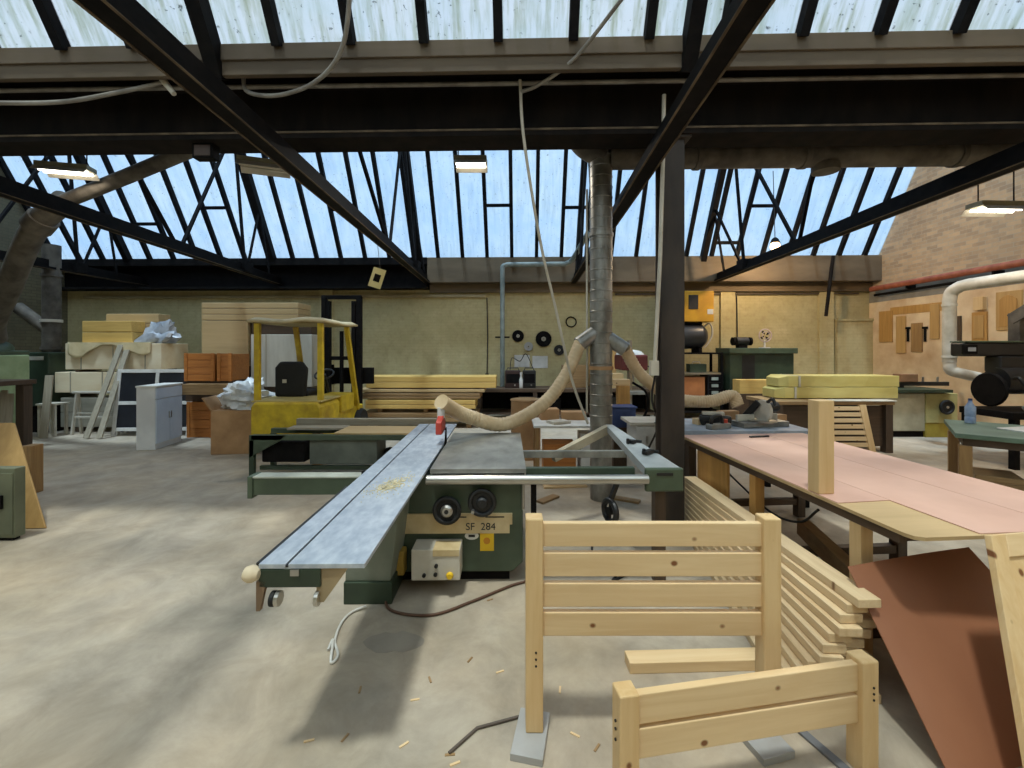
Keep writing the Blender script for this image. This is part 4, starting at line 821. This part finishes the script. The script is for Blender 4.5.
# timber bench carrying the wrapped packs, slatted panel
tb_ = thing('timber_bench','brown timber bench carrying the yellow wrapped packs on the right','workbench',(5.35,7.55,0)); MB().box(-1.0,1.02,-.4,.45,.80,.86).build('bench_top',old_x,tb_,.005); MB().box(.0,1.04,-.42,-.2,.86,.875).build('pale_edge_board',offwhite,tb_)
for x in (-.9,.93):
    for y in (-.34,.36): MB().box(x-.06,x+.06,y-.06,y+.06,0,.80).build('leg',dark_z,tb_,.004)
MB().box(-.9,.93,.3,.34,.2,.75).build('back_board',dark_x,tb_); MB().box(-.84,.87,-.33,-.31,.1,.78).build('front_panel',dark_x,tb_)
for k, (z, x0, x1) in enumerate(((.877,-1.0,1.1),(1.075,-.93,1.12))):
    r = thing('wrapped_timber','yellow plastic wrapped timber pack on the timber bench, %s of two' % ('lower','upper')[k],'lumber',(5.6,7.72,z),0,'yellow wrapped packs'); w = MB(); n = 16
    for i in range(n):
        a0, a1 = i/n, (i+1)/n; xs0, xs1 = x0+(x1-x0)*a0, x0+(x1-x0)*a1; e0_, e1_ = [.012*mnoise.noise(Vector((a*7,k*3,0))) for a in (a0,a1)]; t0_ = .08 if i == 0 else 0
        w.hexa([(xs0,-.26+t0_-e0_,0),(xs1,-.26-e1_,0),(xs1,.26,0),(xs0,.26-t0_,0),(xs0,-.26+t0_+e0_,.19-t0_*.5),(xs1,-.26+e1_,.19),(xs1,.26,.19),(xs0,.26-t0_,.19-t0_*.5)])
    w.build('wrapping',yellow_wrap,r,.006); MB().box(x0+.3,x0+.33,-.275,.265,-.001,.193).build('tape_band',offwhite,r)
sp = thing('slatted_panel','pine slatted frame leaning against the timber bench on the right','slatted frame',(5.50,6.98,0)); sp.rotation_euler = (math.radians(-10),0,0)
for x in (-.32,.30): MB().hexa([(x-.05+.06,-.02,0),(x+.05+.06,-.02,0),(x+.05+.06,.02,0),(x-.05+.06,.02,0),(x-.06,-.02,.82),(x+.05,-.02,.82),(x+.05,.02,.82),(x-.06,.02,.82)]).build('stile',pine_z,sp,.003)
for k in range(7): z = .14+k*.098; MB().box(-.3+.03*(1-z),.3+.03*(1-z),-.012,.012,z,z+.068).build('slat',pine_x,sp,.003)
# spindle moulder by the right wall
sm = thing('spindle_moulder','beige green spindle moulder with a black handwheel by the right wall','machine',(8.0,8.75,0)); MB().box(-.60,.10,-.32,.4,.12,.86).build('side_cabinet',mat('beige_grey_enamel',(188,182,156),(160,154,130)),sm,.012); MB().box(.10,.72,-.34,.4,.28,.86).build('cabinet',mat('olive_beige_enamel',(186,178,122),(160,152,98)),sm,.012)
MB().box(.10,.72,-.33,.38,.0,.28).build('plinth',mat('olive_yellow_plinth',(176,156,60),(150,130,46)),sm,.01); MB().box(-.55,.1,-.28,.36,0,.12).build('plinth',steel_dark,sm); MB().box(-.66,.55,-.42,.45,.88,.94).build('machine_table',green_d,sm,.006); MB().box(-.6,.5,-.3,.4,.86,.88).build('table_rib',steel_dark,sm)
hw = MB().torus((.45,-.40,.60),(0,1,0),.12,.025,26,8).lathe([(.02,-.02),(.12,-.01),(.12,.01),(.02,.02)],(.45,-.39,.60),(0,1,0)).build('handwheel',rubber,sm,smooth=True); MB().cyl((.45,-.42,.60),(.45,-.34,.60),.025).build('hub',chrome,hw,smooth=True)
MB().box(-.62,.9,.0,.08,.98,1.06).box(-.2,.0,.02,.1,.94,.98).build('fence',black_m,sm,.005); MB().box(-.1,.25,-.02,.18,1.06,1.22).build('cutter_guard',mat('rust_tan',(164,120,84)),sm,.01)
for x in (-.4,.4,.7): MB().cyl((x,.04,1.06),(x,.04,1.16),.02).build('fence_clamp',chrome,sm)
# green topped table at the right edge, radial arm saw behind it
ga = math.radians(-41); gR = Matrix.Rotation(ga,3,'Z'); go_ = Vector((4.69,4.55,0))
def GT(x,y,z=0): return go_+gR@Vector((x,y,z))
gt = thing('green_table','green topped low table at the right edge of the picture','table',go_,ga); MB().box(0,1.7,0,1.19,.80,.85).build('tabletop',mat('green_top',(104,126,108),(80,102,86),3),gt,.006); MB().box(.06,1.64,.06,1.13,.72,.80).build('apron',dark_x,gt)
for x in (.08,1.6):
    for y in (.08,1.1): MB().box(x-.05,x+.05,y-.05,y+.05,0,.72).build('leg',old_z,gt,.003)
MB().box(.05,1.63,.05,1.13,.12,.16).build('shelf',dark_x,gt)
for k in range(4): bxo('board_offcut','brown board offcut stacked on the shelf under the green table, %s layer' % ('bottom','second','third','top')[k],'wood offcut',GT(.32,.38,.162+.062*k),(.42-.02*k,.42,.06),old_x,ga+.03*k,'offcuts under the green table',.004)
bxo('wooden_box','dark brown wooden box beside the offcuts under the green table','box',GT(.95,.35,.162),(.6,.4,.36),old_x,ga); bxo('paper_sheet','white sheet lying on the green table at the right edge','paper',GT(.62,.72,.85),(.42,.3,.012),white_m,.2,None,.001)
wb = thing('water_bottle','clear bluish plastic water bottle standing on the green table','bottle',GT(.21,.99,.85)); MB().lathe([(.045,0),(.05,.01),(.05,.07),(.045,.08),(.05,.09),(.05,.19),(.02,.25),(.018,.27)],seg=18).build('body',mat('bluish_plastic',(176,192,216),(120,140,190),9,rough=.15),wb,smooth=True); MB().cyl((0,0,.27),(0,0,.295),.02).build('cap',blue_m,wb)
ra = thing('radial_arm_saw','black radial arm saw with a large motor at the right edge','saw',(7.72,6.45,0)); MB().box(-.55,.7,-.3,.45,.72,.82).build('saw_table',steel_dark,ra,.006)
for x in (-.48,.62):
    for y in (-.25,.4): MB().box(x-.04,x+.04,y-.04,y+.04,0,.72).build('leg',steel_dark,ra)
MB().cyl((.5,.3,.82),(.5,.3,1.86),.09).build('column',black_m,ra,smooth=True); MB().box(-.75,.68,.18,.40,1.62,1.84).build('arm',black_m,ra,.03); MB().box(-.78,-.55,.17,.19,1.66,1.80).build('arm_cap',steel_dark,ra,.004); MB().box(-.70,-.58,.165,.17,1.70,1.76).build('arm_label',mat('pale_plate',(170,174,180)),ra)
MB().box(-.74,.68,.17,.41,1.835,1.86).build('arm_top_cover',green_m,ra,.006)
MB().cyl((-.35,.1,1.25),(.25,.1,1.25),.2).build('motor',black_m,ra,smooth=True); MB().box(-.25,.2,.12,.36,1.38,1.62).build('yoke',black_m,ra,.02); MB().lathe([(.03,-.03),(.24,-.03),(.26,0),(.24,.03),(.03,.03)],(-.45,.1,1.12),(1,0,0),30).build('blade_guard',steel_dark,ra,smooth=True); MB().tube(spline([(-.3,-.1,1.3),(-.35,-.22,1.3),(-.3,-.24,1.15),(-.25,-.12,1.1)]),.025).build('handle',black_m,ra,smooth=True)
one('plastic_bag','white crumpled bag on the black radial arm saw table','bag',MB().blob((0,0,0),(.12,.1,.1),14,.4,2,20,12,-.06),plastic_bag,(7.62,6.26,.882),smooth=True)
bxo('wooden_crate','brown wooden crate standing on the radial arm saw table at the right edge','crate',(8.13,6.32,.82),(.36,.3,.34),old_x)
# things hanging on the right wall
def wallR(px, py, gap=0.0):
    k = (px-CX)/F; Y = (UR-gap)/(k*CA-SA); p = P(px,py,Y); return p, p.x*SA+p.y*CA
def hang(name, label, px0, px1, py0, py1, m, th=.03, mat2=None, arch=False, group='sample panels on the right wall'):
    p0, v0 = wallR(px0, (py0+py1)/2, 0); p1, v1 = wallR(px1, (py0+py1)/2, 0); pc, vc = wallR((px0+px1)/2, py0); pd, _ = wallR((px0+px1)/2, py1)
    r = thing(name, label, 'panel', W(UR-th, vc, pd.z), -VA, group); hv = abs(v0-v1)/2; hz = pc.z-pd.z
    MB().box(0,th-.002,-hv,hv,0,hz).build('board',m,r,.004)
    if mat2:
        b_ = hv*.68; t_ = hz-.07
        poly = [(-.012,-b_,.07),(-.012,b_,.07),(-.012,b_,t_-(.08 if arch else 0))]+([(-.012,b_*.5,t_-.02),(-.012,0,t_),(-.012,-b_*.5,t_-.02)] if arch else [])+[(-.012,-b_,t_-(.08 if arch else 0))]
        MB().prism(poly,(.012,0,0)).build('raised_field',mat2,r,.004)
    return r
hang('sample_door','tan panel hanging on the right wall, nearest the far corner',880,893,311,342,oak_z)
hang('sample_board','long tan board hanging on the right wall, second from the far corner',897,906.5,316,353,ply_z)
hang('sample_board','dark brown narrow board hanging on the right wall beside two tools',912,923,323,352,old_z)
hang('sample_door','tan panel hanging on the right wall just left of the pale duct',931,940,304,339,ply_z)
hang('sample_board','dark board hanging on the right wall just right of the pale duct',957,962,316,348,dark_z)
hang('sample_door','tan cupboard door hanging on the right wall above the black saw',973,988,312,342,oak_z,mat2=ply_z)
hang('sample_door','tan arched cupboard door hanging on the right wall at the right edge',997,1023,291,330,ply_z,mat2=oak_z,arch=True)
hang('rail_board','long tan rail board fixed along the right wall over the hanging boards',889,941,305,313,oak_z,th=.012,group=None)
hang('tool_holder','small pale wooden bracket on the right wall beside the tan cupboard door',977,987,297,310,pine_z,th=.08,group=None)
for px, lab in ((909,'left'),(926,'right')):
    p, vv = wallR(px, 335); one('hand_tool','small dark hand tool hanging on the right wall, %s of two' % lab,'tool',MB().obox((0,0,0),(.02,.05,.3)).obox((0,0,.16),(.025,.12,.05)),steel_dark,W(UR-.025,vv,p.z),-VA,'hand tools on the right wall',.004)
for i, (px, py, L, a, m, lab) in enumerate(((565,487,.55,.1,pine_x,'pale board offcut lying on the floor behind the saw fence rails, longest one'),(622,500,.4,-.5,old_x,'brown board offcut lying on the floor below the saw fence rails'),(548,500,.3,.8,old_x,'short brown offcut on the floor right of the saw cabinet'))):
    one('board_offcut',lab,'wood offcut',MB().box(-L/2,L/2,-.05,.05,0,.025),m,G(px,py),a,'offcuts behind the saw',.003)
for i, (px, py, s_, lab) in enumerate(((702,424,.10,'small tan wood block on the tool table at its left end'),(776,420,.12,'pinkish wood block on the tool table right of the mitre saw'))):
    one('wood_offcut',lab,'wood offcut',MB().box(-s_,s_,-.05,.05,0,.07),card if i else pine_x,G(px,py,.85),.3,'blocks on the tool table',.003)
# ================================================================== ducts, hoses, pipes, lamps, cables
dx, dy = 1.035, 5.0
gd_ = thing('spiral_duct','tall galvanised extraction duct rising beside the steel column','duct',(dx,dy,0))
pr_ = [(.128,.86)]; z = .86
while z < 3.98:
    pr_ += [(.128,z+.1),(.133,z+.105),(.133,z+.115),(.128,z+.12)]; z += .12
MB().lathe(pr_,(0,0,0),(0,0,1),26).build('pipe',galv,gd_,smooth=True); MB().lathe([(.125,.0),(.125,.86),(.1,.861)]).build('lower_pipe',galv,gd_,smooth=True)
for z in (3.06,1.52): MB().lathe([(.128,z-.02),(.142,z-.02),(.142,z+.02),(.128,z+.02)],seg=26).build('joint_band',card if z < 2 else galv,gd_,smooth=True)
for s_, zz in ((-1,1.92),(1,1.86)): MB().cyl((s_*.08,-.02,zz),(s_*.27,-.06,zz-.13),.085).build('branch_spout',galv,gd_,smooth=True)
MB().cyl((-.16,.02,1.0),(-.16,.02,3.6),.012).build('side_conduit',offwhite,gd_)
def hose(label, pts, r0):
    c = spline(pts, 26); rr = [r0*(1+.05*math.sin(i*2.1)) for i in range(len(c))]
    return one('flexible_hose',label,'hose',MB().tube(c, rr, 14),hose_m,smooth=True)
S0 = Vector(SW(-.033,2.25,1.22))
hose('beige flexible hose curving from the galvanised duct down to the saw guard',[Vector((dx-.25,dy-.06,1.81)),P(566,375,4.85),P(543,404,4.7),P(505,424,4.5),P(470,417,4.3),P(452,409,4.15),Vector((S0.x,S0.y,S0.z+.03))],.072)
hose('beige flexible hose running from the galvanised duct behind the column to the tools',[Vector((dx+.26,dy-.06,1.74)),P(640,374,5.1),P(668,396,5.15),P(690,401,5.1),P(712,401,5.05),P(732,396,5.0),P(738,406,4.95)],.07)
# horizontal duct behind the valley beam
hd = thing('extraction_duct','long dusty round extraction duct running behind the valley beam','duct',(0,0,0))
MB().tube([W(1.0,5.0,3.94)]+[W(1.6+i*.8,5.0,3.94) for i in range(9)],.125,20).build('pipe',greyduct,hd,smooth=True)
for u in (2.0,3.2,4.9,6.6): MB().lathe([(.12,-.03),(.14,-.03),(.14,.03),(.12,.03)],W(u,5.0,3.94),(CA,-SA,0)).build('joint_band',greyduct,hd,smooth=True)
MB().cyl(W(3.45,5.0,3.84),W(3.45,5.0,3.76),.14).build('inspection_cap',greyduct,hd,smooth=True); MB().cyl(W(7.95,5.0,3.94),W(8.88,5.0,3.94),.11).build('wall_spigot',greyduct,hd,smooth=True)
MB().tube(spline([W(.95,5.0,3.95),W(.7,5.02,4.1),W(.55,5.05,4.35)],8),.125,16).build('elbow',greyduct,hd,smooth=True)
# left-hand ducts
ld = thing('extraction_duct','dusty grey extraction duct sloping down to an elbow at the upper left','duct',(0,0,0))
MB().tube([P(200,146,6.3),P(128,176,6.5),P(58,204,6.8)],.105,16).build('pipe',greyduct,ld,smooth=True)
MB().tube(spline([P(66,200,6.78),P(40,222,6.9),P(24,250,7.1),P(10,285,7.4),P(-6,322,7.9),Vector((-9.74,8.1,1.93))],8),.165,16).build('elbow',greyduct,ld,smooth=True)
MB().cyl(P(44,218,6.88),P(36,227,6.92),.20).build('joint_band',greyduct,ld,smooth=True)
lv = thing('machine_duct','dusty vertical duct dropping onto the dark green machine cabinet','duct',(-9.85,9.2,0)); MB().cyl((0,0,1.662),(0,0,3.95),.15).build('pipe',greyduct,lv,smooth=True); MB().cyl((-.02,0,2.1),(-.62,-.1,2.62),.12).build('branch',greyduct,lv,smooth=True)
for z in (1.75,2.33,3.3): MB().lathe([(.15,z-.03),(.175,z-.03),(.175,z+.03),(.15,z+.03)]).build('joint_band',offwhite if z == 2.33 else greyduct,lv,smooth=True)
# pale duct on the right, second duct, red pipe
rd = thing('pale_duct','pale grey duct turning down near the right wall','duct',(0,0,0))
c = spline([Vector((7.72,5.6,2.83)),Vector((7.70,6.3,2.83)),Vector((7.66,7.2,2.82))],6)+spline([Vector((7.655,7.35,2.80)),Vector((7.65,7.48,2.72)),Vector((7.65,7.52,2.58))],6)+[Vector((7.65,7.52,1.5))]
MB().tube(c,.095,18).build('pipe',paleduct,rd,smooth=True); MB().tube(spline([(7.65,7.52,1.5),(7.66,7.5,1.36),(7.8,7.42,1.3),(8.1,7.4,1.22),(8.35,7.5,1.12)],6),.088,16).build('flexible_end',offwhite,rd,smooth=True)
for z in (2.5,1.6): MB().lathe([(.095,z-.02),(.105,z-.02),(.105,z+.02),(.095,z+.02)],(7.65,7.52,0)).build('joint_band',paleduct,rd,smooth=True)
r2 = thing('square_duct','grey square duct with a slanted shoulder against the right wall','duct',(0,0,0)); w = MB().beam(W(8.62,5.2,2.62),W(8.62,7.2,2.62),.22,.2).beam(W(8.62,7.15,2.62),W(8.62,7.75,2.25),.22,.19).beam(W(8.62,7.7,2.36),W(8.62,7.7,1.3),.2,.18,(0,1,0)); w.build('casing',greyduct,r2,.006)
rp_ = thing('steam_pipe','rusty red pipe running along the right wall below the brick','pipe',(0,0,0)); MB().cyl(W(8.72,-.5,3.30),W(8.72,11.0,3.22),.065).build('pipe',copper,rp_,smooth=True); MB().cyl(W(8.80,-.5,3.14),W(8.80,11.0,3.07),.03).build('thin_pipe',steel_dark,rp_,smooth=True)
for v_ in (4.0,6.2,8.2,10.0): MB().box(8.70,8.9,v_-.02,v_+.02,3.10,3.19).build('pipe_bracket',steel_dark,rp_,rz=-VA)
# conduit on the far wall
cd_ = thing('conduit_pipe','grey conduit pipe standing on the far wall bench and turning right under the roof','pipe',(0,0,0)); MB().tube([Vector((-.24,10.78,.785)),Vector((-.24,10.78,3.70))]+spline([(-.24,10.78,3.72),(-.22,10.78,3.80),(-.12,10.78,3.84)],5)+[Vector((1.32,10.70,3.84))]+spline([(1.34,10.7,3.85),(1.5,10.6,3.95),(1.75,9.9,4.4)],5),.06,12).build('pipe',mat('grey_blue_conduit',(140,150,146),(110,118,114)),cd_,smooth=True)
MB().box(-.42,-.06,10.75,10.85,2.0,2.04).build('clamp',steel_dark,cd_)
# lamps
def fitting(label, p, L, lit, rz=0.0, en=45):
    r = thing('ceiling_lamp',label,'lamp',p,rz,'strip lamps under the roof'); MB().box(-L/2,L/2,-.11,.11,0,.07).build('housing',mat('lamp_housing',(150,146,120),(120,116,94)),r,.006)
    for s_ in (-1,1): MB().hexa([(-L/2,s_*.11,.0),(L/2,s_*.11,.0),(L/2,s_*.115,.0),(-L/2,s_*.115,.0),(-L/2,s_*.17,-.07),(L/2,s_*.17,-.07),(L/2,s_*.175,-.07),(-L/2,s_*.175,-.07)]).build('reflector',offwhite,r)
    for s_ in (-.05,.05): MB().cyl((-L/2+.02,s_,-.03),(L/2-.02,s_,-.03),.018).build('tube_lamp',emit('lit_tube',(255,244,224),9.0) if lit else offwhite,r,smooth=True)
    for s_ in (-1,1): MB().cyl((s_*L*.4,0,.07),(s_*L*.4,0,1.2),.008).build('hanger_rod',steel_dark,r)
    if lit: l_ = light('lamp_light','AREA',(0,0,-.08),en,(1.0,.9,.74),shape='RECTANGLE',size=L,size_y=.25); l_.parent = r
    return r
def light(name, typ, loc, energy, col, **kw):
    d = bpy.data.lights.new(name, typ); d.energy = energy; d.color = col
    for k, v in kw.items(): setattr(d, k, v)
    o = bpy.data.objects.new(name, d); COL.objects.link(o); o.location = loc; return o
LAMP = 45
fitting('lit strip lamp hanging near the middle of the roof glass',P(471,163,6.2),.46,True)
fitting('lit strip lamp hanging at the upper left by the sloping duct',P(66,170,6.2),.62,True,.25,14)
fitting('lit strip lamp hanging in front of the brick wall on the right',P(996,208,6.0),.66,True,.05)
fitting('unlit strip lamp hanging under the roof glass left of the middle',P(264,166,6.0),.62,False,.35)
fl = thing('flood_lamp','small glowing flood lamp under the roof glass near the right wall','lamp',P(775,243,9.5)); MB().lathe([(.03,.12),(.07,.08),(.10,.0)],(0,0,0),(0,0,1)).build('shade',steel_dark,fl,smooth=True); MB().blob((0,0,-.07),(.095,.095,.10),1,0,1,18,12).build('bulb',emit('warm_bulb',(255,206,140),14.0),fl,smooth=True); MB().tube([(0,0,.12),(-.03,.02,1.6)],.008).build('hanging_wire',dcable,fl)
l_ = light('flood_light','POINT',(0,-.08,-.22),170,(1.0,.72,.42),shadow_soft_size=.09); l_.parent = fl
l_ = light('added_warm_fill','AREA',(0,0,-.05),210,(1.0,.78,.52),shape='RECTANGLE',size=1.2,size_y=.1); l_.location = (7.6,3.8,3.85)  # unseen lamp added to warm and brighten the right wall
ll = thing('ceiling_lamp','added strip lamp out of view, brightening the near end of the right wall','lamp',(7.6,3.8,3.9)); MB().box(-.6,.6,-.06,.06,0,.06).build('housing',MC['lamp_housing'],ll,.005); MB().cyl((-.58,0,-.02),(.58,0,-.02),.016).build('tube_lamp',MC['lit_tube'],ll,smooth=True)
for x in (-.5,.5): MB().cyl((x,0,.06),(x,0,1.1),.008).build('hanger_rod',steel_dark,ll)
jb = thing('junction_box','small dark square box hung below the valley beam at the left','box',W(-3.05,4.06,3.56)); MB().box(-.1,.1,-.05,.05,-.0,.14).build('case',steel_dark,jb,.006); MB().box(-.075,.075,-.056,-.05,.02,.12).build('cover',mat('brown_cover',(70,50,40)),jb)
# hanging yellow tag
tg = thing('tag_card','pale yellow card hanging tilted from the wall top beam','tag',P(377,278,6.72)); tg.rotation_euler = (0,math.radians(18),0); MB().box(-.10,.10,0,.006,-.155,.155).build('card',mat('pale_yellow_card',(226,216,160),(210,198,140)),tg); MB().box(-.05,.05,-.002,0,-.06,.06).build('mark',steel_dark,tg); MB().tube([(0,.003,.155),(-.176,.003,.548)],.004).build('string',dcable,tg)
# conduits along the beam and cables
one('beam_conduit','thin grey conduit running along the face of the valley beam','conduit',MB().tube([W(-8,3.9,4.155),W(-4,3.9,4.16),W(0,3.9,4.15),W(8.8,3.9,4.155)],.02),cable_m,smooth=True)
def cable(label, pts, r=.012, m=cable_m): return one('hanging_cable',label,'cable',MB().tube(spline(pts,8),r),m,smooth=True)
cable('thick grey cable looping down from the roof at the top left',[P(352,-30,3.2),P(343,45,3.5),P(318,80,3.7),P(280,95,3.78),P(248,92,3.82),P(243,75,3.84)],.018)
cable('thick grey cable sagging from the left edge to a plug on the beam',[P(-20,103,3.6),P(60,102,3.7),P(120,92,3.78),P(165,82,3.84)],.018)
cable('pale cable dropping from the beam conduit past the saw hose',[P(520,80,3.86),P(524,140,3.9),P(540,240,4.2),P(556,310,4.4),P(572,380,4.6),P(588,424,4.62)],.014,offwhite)
cable('grey cable rising steeply from the beam conduit to the roof glass',[P(521,92,3.86),P(540,84,3.8),P(575,58,3.6),P(625,-5,3.3)],.016)
one('hanging_socket','white cable ending in a socket box beside the steel column','socket',MB().tube([P(664,95,3.88),P(663,160,3.86),P(660,260,3.86),P(655,362,3.86)],.018).obox(P(654,368,3.86),(.07,.06,.13)),offwhite,smooth=True)
one('hanging_cable','dark cable looping from the socket box down to the tools','cable',MB().tube(spline([P(655,376,3.86),P(652,400,4.0),P(658,425,4.3),P(648,450,4.4)],8),.010),dcable,smooth=True)
one('cable_plug','pale plug hanging at the end of the sagging cable on the beam','plug',MB().cyl(P(163,80,3.84),P(174,94,3.82),.03,.02),offwhite,smooth=True)
one('hanging_rod','dark rod hanging from the casing on the right of the far wall','rod',MB().tube([P(833,256,10.7),P(826,316,10.6)],.04),steel_brown,smooth=True)
for px, y0, y1, lab in ((487,298,376,'thin dark cable running down the far wall left of the grey conduit'),(736,292,372,'thin dark cable running down the far wall right of the yellow unit')):
    a_, b_ = wallpt(px,y0)+Vector((0,-.03,0)), wallpt(px,y1)+Vector((0,-.03,0))
    one('cable_drop',lab,'cable',MB().tube([a_,a_.lerp(b_,.5)+Vector((.02,0,0)),b_],.014,8).obox(b_,(.09,.05,.14)),dcable,smooth=True)
# ================================================================== light, sky, camera
wd = bpy.data.worlds.new('sky'); SC.world = wd; wd.use_nodes = True
t = wd.node_tree; t.nodes.clear(); bg = t.nodes.new('ShaderNodeBackground'); ow = t.nodes.new('ShaderNodeOutputWorld')
tc = t.nodes.new('ShaderNodeTexCoord'); no = t.nodes.new('ShaderNodeTexNoise'); no.inputs['Scale'].default_value = 3.2; no.inputs['Detail'].default_value = 4
rp = t.nodes.new('ShaderNodeValToRGB'); e = rp.color_ramp.elements
e[0].position = .36; e[0].color = (0.56,0.78,1.0,1); e[1].position = .66; e[1].color = (0.86,0.95,1.0,1)
t.links.new(tc.outputs['Generated'], no.inputs['Vector']); t.links.new(no.outputs['Fac'], rp.inputs[0]); sz = t.nodes.new('ShaderNodeSeparateXYZ'); t.links.new(tc.outputs['Generated'], sz.inputs[0])
gz = t.nodes.new('ShaderNodeValToRGB'); ge = gz.color_ramp.elements; ge[0].position = .62; ge[0].color = (1,1,1,1); ge[1].position = .95; ge[1].color = (.38,.40,.44,1); t.links.new(sz.outputs[2], gz.inputs[0])
gm_ = t.nodes.new('ShaderNodeMix'); gm_.data_type = 'RGBA'; gm_.blend_type = 'MULTIPLY'; gm_.inputs[0].default_value = 1.0
t.links.new(rp.outputs[0], gm_.inputs[6]); t.links.new(gz.outputs[0], gm_.inputs[7]); t.links.new(gm_.outputs[2], bg.inputs[0])
bg.inputs[1].default_value = SKY
t.links.new(bg.outputs[0], ow.inputs[0])
def light(name, typ, loc, energy, col, **kw):
    d = bpy.data.lights.new(name, typ); d.energy = energy; d.color = col
    for k, v in kw.items(): setattr(d, k, v)
    o = bpy.data.objects.new(name, d); COL.objects.link(o); o.location = loc; return o
sn = light('sun', 'SUN', (0,-3,12), SUN, (1.0,0.93,0.83), angle=math.radians(5))
sn.rotation_euler = Vector((0.09,0.22,-1.0)).to_track_quat('-Z','Y').to_euler()
cd = bpy.data.cameras.new('camera'); cam = bpy.data.objects.new('camera', cd); COL.objects.link(cam); SC.camera = cam
cd.sensor_width = 36.0; cd.lens = 36.0*F/1024.0; cd.shift_y = -(384.0-HY)/1024.0; cd.clip_start = 0.02
cam.location = (0,0,H); cam.rotation_euler = (PI/2,0,0)
SC.view_settings.view_transform = 'Standard'; SC.view_settings.look = 'None'; SC.view_settings.gamma = 1.0
SC.view_settings.exposure = EXPO; SC.view_settings.use_curve_mapping = False
SC.cycles.max_bounces = 8; SC.cycles.diffuse_bounces = 5; SC.cycles.transparent_max_bounces = 12
SC.cycles.use_denoising = True; SC.cycles.sample_clamp_indirect = 6.0
